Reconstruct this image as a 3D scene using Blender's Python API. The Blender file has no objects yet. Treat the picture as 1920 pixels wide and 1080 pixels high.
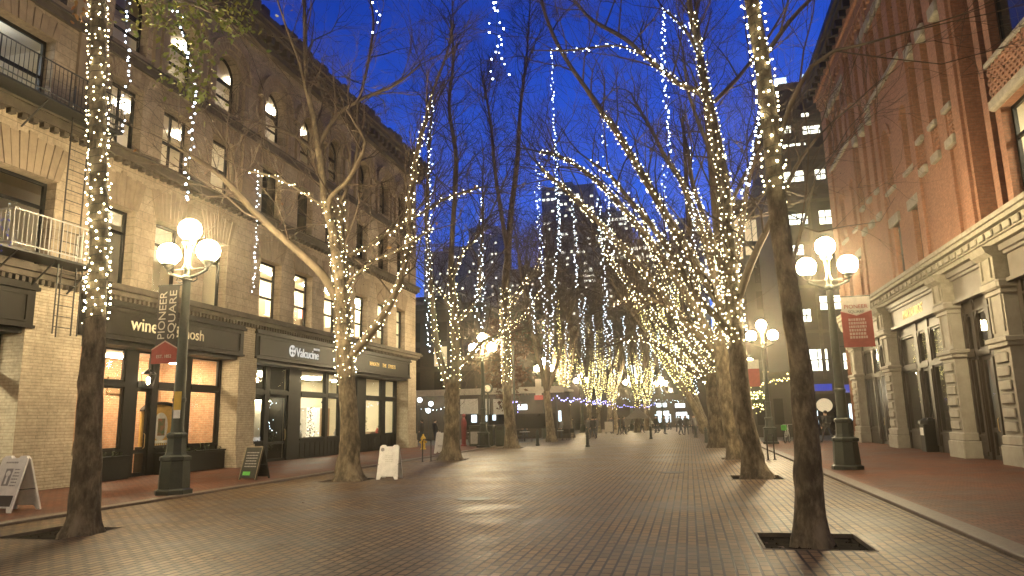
import bpy, bmesh, math, random
from mathutils import Vector, Matrix, Quaternion
R = math.radians
sc = bpy.context.scene
col = sc.collection
rng = random.Random(7)

# ------------------------------------------------------------------ helpers
def tag(o, label=None, cat=None, group=None, kind=None):
    if label: o['label'] = label
    if cat: o['category'] = cat
    if group: o['group'] = group
    if kind: o['kind'] = kind
    return o
def empty(name, loc, label=None, cat=None, group=None, rz=0.0):
    o = bpy.data.objects.new(name, None); col.objects.link(o)
    o.location = loc; o.rotation_euler = (0, 0, rz); o.empty_display_size = .3
    return tag(o, label, cat, group)
def wpos(o):
    p = Vector(o.location)
    return p + wpos(o.parent) if o.parent else p

class MB:
    def __init__(s): s.v = []; s.f = []; s.mi = []; s.cur = 0
    def add(s, vs, fs):
        b = len(s.v); s.v.extend(vs)
        for f in fs: s.f.append(tuple(i + b for i in f)); s.mi.append(s.cur)
        return s
    def quad(s, a, b, c, d): return s.add([a, b, c, d], [(0, 1, 2, 3)])
    def box(s, x0, x1, y0, y1, z0, z1):
        if x0 > x1: x0, x1 = x1, x0
        if y0 > y1: y0, y1 = y1, y0
        v = [(x0,y0,z0),(x1,y0,z0),(x1,y1,z0),(x0,y1,z0),(x0,y0,z1),(x1,y0,z1),(x1,y1,z1),(x0,y1,z1)]
        return s.add(v, [(0,3,2,1),(4,5,6,7),(0,1,5,4),(1,2,6,5),(2,3,7,6),(3,0,4,7)])
    def bev(s, x0, x1, y0, y1, z0, z1, b=.02):
        if x0 > x1: x0, x1 = x1, x0
        if y0 > y1: y0, y1 = y1, y0
        v = []
        for z, k in ((z0, b), (z0+b, 0), (z1-b, 0), (z1, b)):
            for (xa, ya) in ((x0+b+k,y0+k),(x1-b-k,y0+k),(x1-k,y0+b+k),(x1-k,y1-b-k),(x1-b-k,y1-k),(x0+b+k,y1-k),(x0+k,y1-b-k),(x0+k,y0+b+k)):
                v.append((xa, ya, z))
        f = [tuple(range(7,-1,-1)), tuple(range(24,32))]
        for l in range(3):
            for i in range(8):
                j = (i+1) % 8; f.append((l*8+i, l*8+j, l*8+8+j, l*8+8+i))
        return s.add(v, f)
    def prism(s, poly, x0, x1):            # polygon in (y,z), extruded along x
        n = len(poly)
        v = [(x0, y, z) for y, z in poly] + [(x1, y, z) for y, z in poly]
        f = [tuple(range(n)), tuple(range(2*n-1, n-1, -1))]
        for i in range(n):
            j = (i+1) % n; f.append((i, i+n, j+n, j))
        return s.add(v, f)
    def prism_xz(s, poly, y0, y1):
        n = len(poly)
        v = [(x, y0, z) for x, z in poly] + [(x, y1, z) for x, z in poly]
        f = [tuple(range(n)), tuple(range(2*n-1, n-1, -1))]
        for i in range(n):
            j = (i+1) % n; f.append((i, i+n, j+n, j))
        return s.add(v, f)
    def lathe(s, prof, n=16, c=(0,0,0), rot=0.0):
        v = []; f = []
        for r, z in prof:
            for i in range(n):
                a = 2*math.pi*i/n + rot
                v.append((c[0]+r*math.cos(a), c[1]+r*math.sin(a), c[2]+z))
        for l in range(len(prof)-1):
            for i in range(n):
                j = (i+1) % n; f.append((l*n+i, l*n+j, l*n+n+j, l*n+n+i))
        f.append(tuple(range(n-1,-1,-1))); k = (len(prof)-1)*n; f.append(tuple(range(k, k+n)))
        return s.add(v, f)
    def sphere(s, c, r, n=16, m=10, sq=(1,1,1)):
        prof = []
        v = []; f = []
        for l in range(m+1):
            t = math.pi*l/m
            for i in range(n):
                a = 2*math.pi*i/n
                v.append((c[0]+r*sq[0]*math.sin(t)*math.cos(a), c[1]+r*sq[1]*math.sin(t)*math.sin(a), c[2]-r*sq[2]*math.cos(t)))
        for l in range(m):
            for i in range(n):
                j = (i+1) % n; f.append((l*n+i, l*n+j, l*n+n+j, l*n+n+i))
        return s.add(v, f)
    def tube(s, pts, rad, n=6, cap=True):
        pts = [Vector(p) for p in pts]; m = len(pts)
        if not hasattr(rad, '__len__'): rad = [rad]*m
        d = (pts[1]-pts[0])
        if d.length < 1e-6: d = Vector((0,0,1))
        d.normalize()
        up = Vector((0,0,1)) if abs(d.z) < .9 else Vector((1,0,0))
        u = d.cross(up).normalized(); w = d.cross(u)
        v = []
        for i in range(m):
            e = (pts[min(i+1,m-1)] - pts[max(i-1,0)])
            if e.length > 1e-6: e.normalize()
            else: e = d
            u = (u - e*u.dot(e))
            u = u.normalized() if u.length > 1e-6 else e.orthogonal().normalized()
            w = e.cross(u)
            for k in range(n):
                a = 2*math.pi*k/n
                v.append(tuple(pts[i] + u*(rad[i]*math.cos(a)) + w*(rad[i]*math.sin(a))))
        f = []
        for i in range(m-1):
            for k in range(n):
                j = (k+1) % n; f.append((i*n+k, i*n+j, i*n+n+j, i*n+n+k))
        if cap and n > 2:
            f.append(tuple(range(n-1,-1,-1))); f.append(tuple(range((m-1)*n, m*n)))
        return s.add(v, f)
    def octa(s, p, r):
        x, y, z = p
        return s.add([(x+r,y,z),(x-r,y,z),(x,y+r,z),(x,y-r,z),(x,y,z+r),(x,y,z-r)],
                     [(0,2,4),(2,1,4),(1,3,4),(3,0,4),(2,0,5),(1,2,5),(3,1,5),(0,3,5)])
    def build(s, name, mat, parent=None, smooth=False, local=False, fix=True):
        off = Vector((0,0,0)) if (local or parent is None) else wpos(parent)
        me = bpy.data.meshes.new(name)
        me.from_pydata([(a[0]-off.x, a[1]-off.y, a[2]-off.z) for a in s.v], [], s.f)
        mats = mat if isinstance(mat, (list, tuple)) else [mat]
        for m in mats: me.materials.append(m)
        if len(mats) > 1: me.polygons.foreach_set('material_index', s.mi)
        if fix and len(s.f) < 6000:
            bm = bmesh.new(); bm.from_mesh(me); bmesh.ops.recalc_face_normals(bm, faces=bm.faces); bm.to_mesh(me); bm.free()
        if smooth: me.polygons.foreach_set('use_smooth', [True]*len(me.polygons))
        me.update()
        o = bpy.data.objects.new(name, me); col.objects.link(o)
        if parent: o.parent = parent
        return o
def auto_smooth(o, ang=40):
    bm = bmesh.new(); bm.from_mesh(o.data)
    for f in bm.faces: f.smooth = True
    for e in bm.edges:
        if len(e.link_faces) != 2 or e.calc_face_angle(0) > R(ang): e.smooth = False
    bm.to_mesh(o.data); bm.free(); return o
def children(o): return [c for c in bpy.data.objects if c.parent == o]
def copy_tree(o, kids, parent=None):
    c = o.copy(); col.objects.link(c)
    if parent: c.parent = parent
    for ch in kids.get(o.name, []): copy_tree(ch, kids, c)
    return c
def kids_of(root):
    k = {}
    for o in bpy.data.objects:
        if o.parent: k.setdefault(o.parent.name, []).append(o)
    return k
def text(body, mat, parent, mtx, size, extrude=.012, align='LEFT', name='lettering', sx=1.0, spacing=1.0):
    cu = bpy.data.curves.new(name, 'FONT'); cu.body = body; cu.size = size; cu.extrude = extrude
    cu.align_x = align; cu.align_y = 'BOTTOM_BASELINE'; cu.resolution_u = 3; cu.space_character = spacing
    cu.materials.append(mat)
    o = bpy.data.objects.new(name, cu); col.objects.link(o)
    m = mtx.copy()
    m.translation = m.translation - wpos(parent)
    dg = bpy.context.evaluated_depsgraph_get(); dg.update()
    me = bpy.data.meshes.new_from_object(o.evaluated_get(dg)); bpy.data.objects.remove(o); me.name = name
    me.transform(m @ Matrix.Diagonal((sx, 1, 1, 1)))
    if not me.materials: me.materials.append(mat)
    o = bpy.data.objects.new(name, me); col.objects.link(o); o.parent = parent
    return o
def frame(ex, ey, loc):
    ex = Vector(ex).normalized(); ey = Vector(ey).normalized(); ez = ex.cross(ey)
    m = Matrix((ex, ey, ez)).transposed().to_4x4(); m.translation = Vector(loc); return m
def east(x, y, z): return frame((0,1,0), (0,0,1), (x, y, z))     # wall facing +x
def west(x, y, z): return frame((0,-1,0), (0,0,1), (x, y, z))    # wall facing -x
def south(x, y, z): return frame((1,0,0), (0,0,1), (x, y, z))    # facing -y

# ------------------------------------------------------------------ materials
def newmat(name):
    m = bpy.data.materials.new(name); m.use_nodes = True
    nt = m.node_tree; b = nt.nodes['Principled BSDF']; return m, nt, b
def N(nt, t, **kw):
    n = nt.nodes.new(t)
    for k, v in kw.items(): setattr(n, k, v)
    return n
def mixc(nt, fac, a, b, mode='MIX'):
    n = nt.nodes.new('ShaderNodeMix'); n.data_type = 'RGBA'; n.blend_type = mode
    for s, v in ((n.inputs[0], fac), (n.inputs[6], a), (n.inputs[7], b)):
        if hasattr(v, 'is_linked'): nt.links.new(v, s)
        else: s.default_value = v if not isinstance(v, tuple) else (*v, 1)
    return n.outputs[2]
def noise(nt, vec, scale, detail=4, rough=.6):
    n = N(nt, 'ShaderNodeTexNoise'); n.inputs['Scale'].default_value = scale; n.inputs['Detail'].default_value = detail
    n.inputs['Roughness'].default_value = rough; nt.links.new(vec, n.inputs['Vector']); return n.outputs['Fac']
def ramp(nt, v, lo, hi):
    n = N(nt, 'ShaderNodeMapRange'); n.inputs['From Min'].default_value = lo; n.inputs['From Max'].default_value = hi
    nt.links.new(v, n.inputs['Value']); return n.outputs['Result']
def bump(nt, b, h, strength, dist=.02):
    n = N(nt, 'ShaderNodeBump'); n.inputs['Strength'].default_value = strength; n.inputs['Distance'].default_value = dist
    nt.links.new(h, n.inputs['Height']); nt.links.new(n.outputs['Normal'], b.inputs['Normal'])
def M_noise(name, c1, c2, scale=3, rough=.7, bmp=.2, metal=0, stretch=None, bscale=None, spec=None):
    m, nt, b = newmat(name)
    tc = N(nt, 'ShaderNodeTexCoord').outputs['Object']
    if stretch:
        mp = N(nt, 'ShaderNodeMapping'); mp.inputs['Scale'].default_value = stretch; nt.links.new(tc, mp.inputs['Vector']); tc = mp.outputs['Vector']
    f = ramp(nt, noise(nt, tc, scale), .3, .7)
    nt.links.new(mixc(nt, f, c1, c2), b.inputs['Base Color'])
    b.inputs['Roughness'].default_value = rough; b.inputs['Metallic'].default_value = metal
    if spec is not None: b.inputs['Specular IOR Level'].default_value = spec
    if bmp: bump(nt, b, noise(nt, tc, bscale or scale*4), bmp)
    return m
def wall_uv(nt):
    """(u, height, 0) in metres on upright walls, whichever way they face."""
    tc = N(nt, 'ShaderNodeTexCoord').outputs['Object']; ge = N(nt, 'ShaderNodeNewGeometry').outputs['True Normal']
    a = N(nt, 'ShaderNodeSeparateXYZ'); nt.links.new(tc, a.inputs[0]); g = N(nt, 'ShaderNodeSeparateXYZ'); nt.links.new(ge, g.inputs[0])
    ab = N(nt, 'ShaderNodeMath', operation='ABSOLUTE'); nt.links.new(g.outputs['Y'], ab.inputs[0])
    gt = N(nt, 'ShaderNodeMath', operation='GREATER_THAN'); nt.links.new(ab.outputs[0], gt.inputs[0]); gt.inputs[1].default_value = .6
    mx = N(nt, 'ShaderNodeMix'); mx.data_type = 'FLOAT'
    nt.links.new(gt.outputs[0], mx.inputs[0]); nt.links.new(a.outputs['Y'], mx.inputs[2]); nt.links.new(a.outputs['X'], mx.inputs[3])
    c = N(nt, 'ShaderNodeCombineXYZ'); nt.links.new(mx.outputs[0], c.inputs[0]); nt.links.new(a.outputs['Z'], c.inputs[1])
    return c.outputs[0], tc
def M_brick(name, c1, c2, mortar, bw, bh, ms, rough=.8, bmp=.5, ground=False, swap=False, stain=(.75, 1.15), rock=0.0, dist=.012, offset=.5):
    m, nt, b = newmat(name)
    if ground:
        tc = N(nt, 'ShaderNodeTexCoord').outputs['Object']
        a = N(nt, 'ShaderNodeSeparateXYZ'); nt.links.new(tc, a.inputs[0]); c = N(nt, 'ShaderNodeCombineXYZ')
        nt.links.new(a.outputs['Y' if swap else 'X'], c.inputs[0]); nt.links.new(a.outputs['X' if swap else 'Y'], c.inputs[1]); uv = c.outputs[0]
    else: uv, tc = wall_uv(nt)
    t = N(nt, 'ShaderNodeTexBrick'); t.offset = offset
    nt.links.new(uv, t.inputs['Vector'])
    t.inputs['Color1'].default_value = (*c1, 1); t.inputs['Color2'].default_value = (*c2, 1); t.inputs['Mortar'].default_value = (*mortar, 1)
    t.inputs['Scale'].default_value = 1; t.inputs['Brick Width'].default_value = bw; t.inputs['Row Height'].default_value = bh
    t.inputs['Mortar Size'].default_value = ms; t.inputs['Mortar Smooth'].default_value = .3; t.inputs['Bias'].default_value = 0
    f = noise(nt, tc, .6, 6, .65)
    st = N(nt, 'ShaderNodeMapRange'); st.inputs['From Min'].default_value = .3; st.inputs['From Max'].default_value = .7
    st.inputs['To Min'].default_value = stain[0]; st.inputs['To Max'].default_value = stain[1]; nt.links.new(f, st.inputs['Value'])
    f2 = noise(nt, tc, 9, 3)
    st2 = N(nt, 'ShaderNodeMapRange'); st2.inputs['From Min'].default_value = .3; st2.inputs['From Max'].default_value = .7
    st2.inputs['To Min'].default_value = .8; st2.inputs['To Max'].default_value = 1.2; nt.links.new(f2, st2.inputs['Value'])
    mu = N(nt, 'ShaderNodeMath', operation='MULTIPLY'); nt.links.new(st.outputs[0], mu.inputs[0]); nt.links.new(st2.outputs[0], mu.inputs[1])
    hs = N(nt, 'ShaderNodeVectorMath', operation='SCALE'); nt.links.new(t.outputs['Color'], hs.inputs[0]); nt.links.new(mu.outputs[0], hs.inputs['Scale'])
    nt.links.new(hs.outputs[0], b.inputs['Base Color'])
    b.inputs['Roughness'].default_value = rough
    inv = N(nt, 'ShaderNodeMath', operation='SUBTRACT'); inv.inputs[0].default_value = 1; nt.links.new(t.outputs['Fac'], inv.inputs[1])
    ad = N(nt, 'ShaderNodeMath', operation='MULTIPLY_ADD'); nt.links.new(noise(nt, tc, 14, 4), ad.inputs[0]); ad.inputs[1].default_value = .35 + rock; nt.links.new(inv.outputs[0], ad.inputs[2])
    bump(nt, b, ad.outputs[0], bmp, dist)
    return m, nt, b, f
def M_plain(name, c, rough=.5, metal=0, spec=None):
    return M_noise(name, tuple(x*.86 for x in c), tuple(x*1.12 for x in c), 6, rough, .06, metal, spec=spec)
def M_emit(name, c, s, sample=True, vary=False):
    m, nt, b = newmat(name)
    nt.nodes.remove(b); e = N(nt, 'ShaderNodeEmission'); e.inputs['Color'].default_value = (*c, 1); e.inputs['Strength'].default_value = s
    nt.links.new(e.outputs[0], nt.nodes['Material Output'].inputs['Surface'])
    if vary:
        a = N(nt, 'ShaderNodeObjectInfo').outputs['Random']; g = N(nt, 'ShaderNodeNewGeometry').outputs['Random Per Island']
        s1 = N(nt, 'ShaderNodeMath', operation='ADD'); nt.links.new(a, s1.inputs[0]); nt.links.new(g, s1.inputs[1])
        fr = N(nt, 'ShaderNodeMath', operation='FRACT'); nt.links.new(s1.outputs[0], fr.inputs[0])
        sq = N(nt, 'ShaderNodeMath', operation='POWER'); nt.links.new(fr.outputs[0], sq.inputs[0]); sq.inputs[1].default_value = 2.2
        ma = N(nt, 'ShaderNodeMath', operation='MULTIPLY_ADD'); nt.links.new(sq.outputs[0], ma.inputs[0]); ma.inputs[1].default_value = s*2.1; ma.inputs[2].default_value = s*.22
        nt.links.new(ma.outputs[0], e.inputs['Strength'])
    m.cycles.emission_sampling = 'AUTO' if sample else 'NONE'
    return m
def M_glass(name, tint=(.95,.96,.95), refl=1.0):
    m, nt, b = newmat(name); nt.nodes.remove(b)
    t = N(nt, 'ShaderNodeBsdfTransparent'); t.inputs['Color'].default_value = (*tint, 1)
    g = N(nt, 'ShaderNodeBsdfGlossy'); g.inputs['Roughness'].default_value = .03
    ge = N(nt, 'ShaderNodeNewGeometry'); dt = N(nt, 'ShaderNodeVectorMath', operation='DOT_PRODUCT')
    nt.links.new(ge.outputs['Normal'], dt.inputs[0]); nt.links.new(ge.outputs['Incoming'], dt.inputs[1])
    ab = N(nt, 'ShaderNodeMath', operation='ABSOLUTE'); nt.links.new(dt.outputs['Value'], ab.inputs[0])
    sb = N(nt, 'ShaderNodeMath', operation='SUBTRACT'); sb.inputs[0].default_value = 1; nt.links.new(ab.outputs[0], sb.inputs[1])
    pw = N(nt, 'ShaderNodeMath', operation='POWER'); nt.links.new(sb.outputs[0], pw.inputs[0]); pw.inputs[1].default_value = 5
    mu = N(nt, 'ShaderNodeMath', operation='MULTIPLY_ADD'); nt.links.new(pw.outputs[0], mu.inputs[0]); mu.inputs[1].default_value = .9*refl; mu.inputs[2].default_value = .06
    mx = N(nt, 'ShaderNodeMixShader'); nt.links.new(mu.outputs[0], mx.inputs[0]); nt.links.new(t.outputs[0], mx.inputs[1]); nt.links.new(g.outputs[0], mx.inputs[2])
    nt.links.new(mx.outputs[0], nt.nodes['Material Output'].inputs['Surface'])
    return m

K = {}
# paving
def ground_mat(name, c1, c2, mo, bw, bh, ms, rlo, rhi, bmp, swap):
    m, nt, b, f = M_brick(name, c1, c2, mo, bw, bh, ms, .6, bmp, True, swap, (.42, 1.5), .1, .008)
    rr = N(nt, 'ShaderNodeMapRange'); rr.inputs['From Min'].default_value = .35; rr.inputs['From Max'].default_value = .65
    rr.inputs['To Min'].default_value = rlo; rr.inputs['To Max'].default_value = rhi
    b.inputs['Specular IOR Level'].default_value = .2; nt.links.new(f, rr.inputs['Value']); nt.links.new(rr.outputs[0], b.inputs['Roughness'])
    return m
K['plaza'] = ground_mat('plaza_brick', (.215,.140,.072), (.130,.082,.042), (.012,.009,.005), .25, .13, .017, .42, .62, .9, True)
K['walk'] = ground_mat('sidewalk_brick', (.175,.075,.04), (.125,.052,.029), (.035,.02,.012), .21, .105, .010, .5, .7, .5, False)
K['asphalt'] = M_noise('asphalt', (.035,.034,.032), (.06,.057,.054), 5, .6, .4, bscale=60)
K['granite'] = M_noise('granite_kerb', (.15,.11,.078), (.10,.075,.053), 12, .6, .2)
K['pitedge'] = M_noise('pit_edge', (.12,.095,.065), (.08,.06,.045), 6, .7, .2)
K['soil'] = M_noise('tree_pit_soil', (.008,.006,.004), (.03,.022,.014), 7, 1.0, .8, spec=.05)
# left building
K['sand'] = M_brick('sandstone_blocks', (.38,.305,.215), (.34,.27,.19), (.24,.19,.135), .95, .29, .014, .85, .55, stain=(.6,1.25), rock=.5, dist=.03)[0]
K['sandbrick'] = M_brick('sandstone_courses', (.47,.40,.29), (.42,.35,.25), (.3,.24,.17), .62, .088, .009, .85, .8, stain=(.75,1.15), rock=.2, dist=.02)[0]
K['sandtrim'] = M_noise('sandstone_trim', (.30,.23,.155), (.22,.17,.115), 3, .8, .4, bscale=14)
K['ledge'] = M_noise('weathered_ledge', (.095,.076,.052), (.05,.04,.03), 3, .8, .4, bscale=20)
K['fascia'] = M_noise('dark_painted_wood', (.016,.0135,.009), (.011,.009,.006), 2, .55, .1, spec=.25)
K['dframe'] = M_noise('black_frame', (.007,.006,.005), (.010,.009,.007), 4, .5, .1, spec=.25)
K['glass'] = M_glass('window_glass')
K['dglass'] = M_noise('dark_window_glass', (.012,.013,.014), (.02,.02,.02), 1.2, .06, 0)
K['cream'] = M_noise('cream_plaster', (.74,.66,.50), (.68,.6,.44), 1.2, .9, .05)
K['white'] = M_plain('white_paint', (.78,.76,.72), .5)
K['redpaint'] = M_plain('red_panel', (.5,.06,.05), .5)
K['obrick'] = M_brick('warm_interior_brick', (.55,.30,.17), (.46,.24,.13), (.5,.38,.26), .24, .085, .012, .85, .5, stain=(.8,1.15))[0]
K['woodfloor'] = M_noise('wood_floor', (.22,.13,.07), (.16,.09,.05), 3, .5, .1, stretch=(1, 8, 1))
K['iron'] = M_plain('black_iron', (.03,.03,.028), .5, .3)
K['greyrail'] = M_plain('grey_painted_rail', (.42,.41,.38), .5)
# right building
K['redbrick'] = M_brick('red_brick', (.31,.15,.085), (.25,.118,.066), (.22,.13,.085), .23, .085, .010, .85, .7, stain=(.84,1.12))[0]
K['buff'] = M_noise('buff_stone', (.32,.29,.225), (.21,.19,.145), 5, .8, .5, bscale=18)
K['coltaupe'] = M_noise('painted_column_stone', (.33,.305,.25), (.25,.225,.185), 3, .7, .25, bscale=16)
K['taupe'] = M_noise('taupe_paint', (.20,.175,.145), (.16,.14,.115), 2, .5, .1)
K['brownwood'] = M_noise('brown_storefront_wood', (.045,.034,.024), (.03,.023,.017), 2, .5, .15, stretch=(4,4,.6))
K['gold'] = M_noise('gold_leaf', (.85,.66,.30), (.75,.55,.22), 8, .4, .1, .25)
K['creamletter'] = M_plain('cream_lettering', (.75,.68,.5), .4)
K['wletter'] = M_emit('backlit_white_lettering', (1.0,.96,.88), .8)
# trees
def bark():
    m, nt, b = newmat('plane_bark')
    tc = N(nt, 'ShaderNodeTexCoord').outputs['Object']
    v = N(nt, 'ShaderNodeTexVoronoi'); v.inputs['Scale'].default_value = 3.2; nt.links.new(tc, v.inputs['Vector'])
    mp = N(nt, 'ShaderNodeMapping'); mp.inputs['Scale'].default_value = (1,1,.45); nt.links.new(tc, mp.inputs['Vector'])
    n1 = ramp(nt, noise(nt, mp.outputs[0], 3.2, 5, .7), .42, .58)
    n2 = ramp(nt, noise(nt, mp.outputs[0], 8, 5, .7), .4, .62)
    c = mixc(nt, n1, (.125,.097,.062), (.31,.245,.155))
    c = mixc(nt, n2, c, mixc(nt, .6, c, (.03,.022,.014)))
    n3 = ramp(nt, noise(nt, mp.outputs[0], 2.1, 3, .5), .60, .68)
    c = mixc(nt, n3, c, (.33,.27,.18))
    nt.links.new(c, b.inputs['Base Color']); b.inputs['Roughness'].default_value = .85
    bump(nt, b, noise(nt, mp.outputs[0], 14, 7, .8), 1.0, .06)
    return m
K['bark'] = bark()
K['limb'] = M_noise('pale_limb_bark', (.20,.155,.10), (.095,.073,.047), 3, .8, .5, stretch=(1,1,.5), bscale=20)
K['twig'] = M_noise('twig_bark', (.085,.06,.042), (.12,.09,.06), 2, .85, 0)
def leafmat(name, c1, c2):
    m, nt, b = newmat(name)
    tc = N(nt, 'ShaderNodeTexCoord').outputs['Object']
    nt.links.new(mixc(nt, ramp(nt, noise(nt, tc, 2.5), .35, .65), c1, c2), b.inputs['Base Color']); b.inputs['Roughness'].default_value = .6
    try: b.inputs['Transmission Weight'].default_value = 0
    except Exception: pass
    return m
K['gleaf'] = leafmat('green_yellow_leaves', (.15,.22,.035), (.30,.28,.05))
K['oleaf'] = leafmat('orange_leaves', (.3,.12,.03), (.22,.14,.04))
K['bleaf'] = leafmat('brown_leaves', (.10,.045,.025), (.16,.075,.04))
K['dleaf'] = leafmat('dark_green_leaves', (.03,.045,.015), (.06,.07,.025))
K['cord'] = M_plain('dark_cord', (.02,.03,.02), .6)
WARM = (1.0, .87, .50); COOL = (.72, .84, 1.0)
K['bulbw'] = M_emit('warm_bulb', WARM, 32, vary=True)
K['bulbc'] = M_emit('cool_bulb', COOL, 26, vary=True)
K['bulbwf'] = M_emit('warm_bulb_far', (1.0, .90, .36), 11, vary=True)
K['bulbcf'] = M_emit('cool_bulb_far', (.62, .80, 1.0), 11, vary=True)
K['bulbb'] = M_emit('blue_bulb', (.35, .35, 1.0), 9)
K['globe'] = M_emit('lamp_globe_glow', (1.0, .785, .45), 330)
K['post'] = M_noise('dark_green_cast_iron', (.028,.036,.028), (.045,.05,.038), 5, .45, .2, .2)
K['brass'] = M_plain('brass', (.62,.45,.2), .35, .8)
K['banner_dark'] = M_plain('charcoal_banner', (.055,.05,.045), .8)
K['banner_red'] = M_plain('brick_red_banner', (.36,.07,.055), .8)
K['banner_white'] = M_plain('off_white_banner', (.62,.58,.5), .8)
K['pinkprint'] = M_plain('pale_pink_print', (.6,.38,.33), .8)
K['chalk'] = M_plain('chalkboard', (.02,.022,.018), .7)
K['green'] = M_plain('bright_green', (.12,.5,.08), .5)
K['greyprint'] = M_plain('grey_print', (.3,.29,.28), .7)
K['dprint'] = M_plain('dark_print', (.06,.05,.05), .6)
K['alu'] = M_plain('aluminium', (.5,.49,.47), .35, .8)
K['yellow'] = M_plain('yellow_enamel', (.6,.4,.05), .4)
K['redenamel'] = M_plain('red_enamel', (.13,.012,.012), .6)
K['canvas'] = M_plain('canvas_awning', (.5,.45,.38), .8)
K['tentcloth'] = M_plain('grey_tent_cloth', (.16,.145,.125), .8)
K['woodpanel'] = M_noise('oak_panel', (.30,.19,.10), (.22,.13,.07), 2, .5, .1, stretch=(1,1,.2))
K['concrete'] = M_noise('concrete', (.3,.28,.25), (.22,.2,.18), 2, .8, .2)
K['tower'] = M_noise('dark_tower', (.012,.014,.012), (.02,.02,.018), .05, .5, 0)
K['tower2'] = M_noise('brown_tower', (.03,.025,.02), (.02,.017,.014), .08, .7, 0)
K['dbrick'] = M_brick('dusky_brick', (.06,.042,.03), (.045,.032,.024), (.03,.024,.018), .24, .08, .01, .85, .3)[0]
K['litwin'] = M_emit('lit_office_window', (.95,.95,.80), 3.2)
K['litcool'] = M_emit('cool_lit_window', (.72,.88,1.0), 2.2)
K['litwarm'] = M_emit('warm_lit_window', (1.0,.78,.46), .75)
K['litblue'] = M_emit('blue_lit_sign', (.08,.13,1.0), .42)
K['litwhite'] = M_emit('white_lit_sign', (.85,.93,1.0), 5)
K['tube'] = M_emit('fluorescent_tube', (.85,.93,1.0), 60)
K['ceil'] = M_emit('ceiling_lamp_warm', (1.0,.80,.50), 130)
K['ceilw'] = M_emit('ceiling_lamp_white', (1.0,.90,.62), 130)
K['ceildim'] = M_emit('ceiling_lamp_dim', (1.0,.88,.70), 22)
K['skin'] = M_plain('skin', (.45,.28,.2), .6)
K['coat'] = M_plain('dark_coat', (.03,.028,.028), .8)
K['coatgrey'] = M_plain('grey_coat', (.12,.11,.11), .8)
K['jeans'] = M_plain('dark_jeans', (.035,.04,.055), .8)
K['hair'] = M_plain('dark_hair', (.03,.02,.015), .7)
K['rubber'] = M_plain('rubber', (.02,.02,.02), .7)
SKY_STRENGTH=5.6; EXPOSURE=0; BLOOM_HAZE=0.0014
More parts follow.
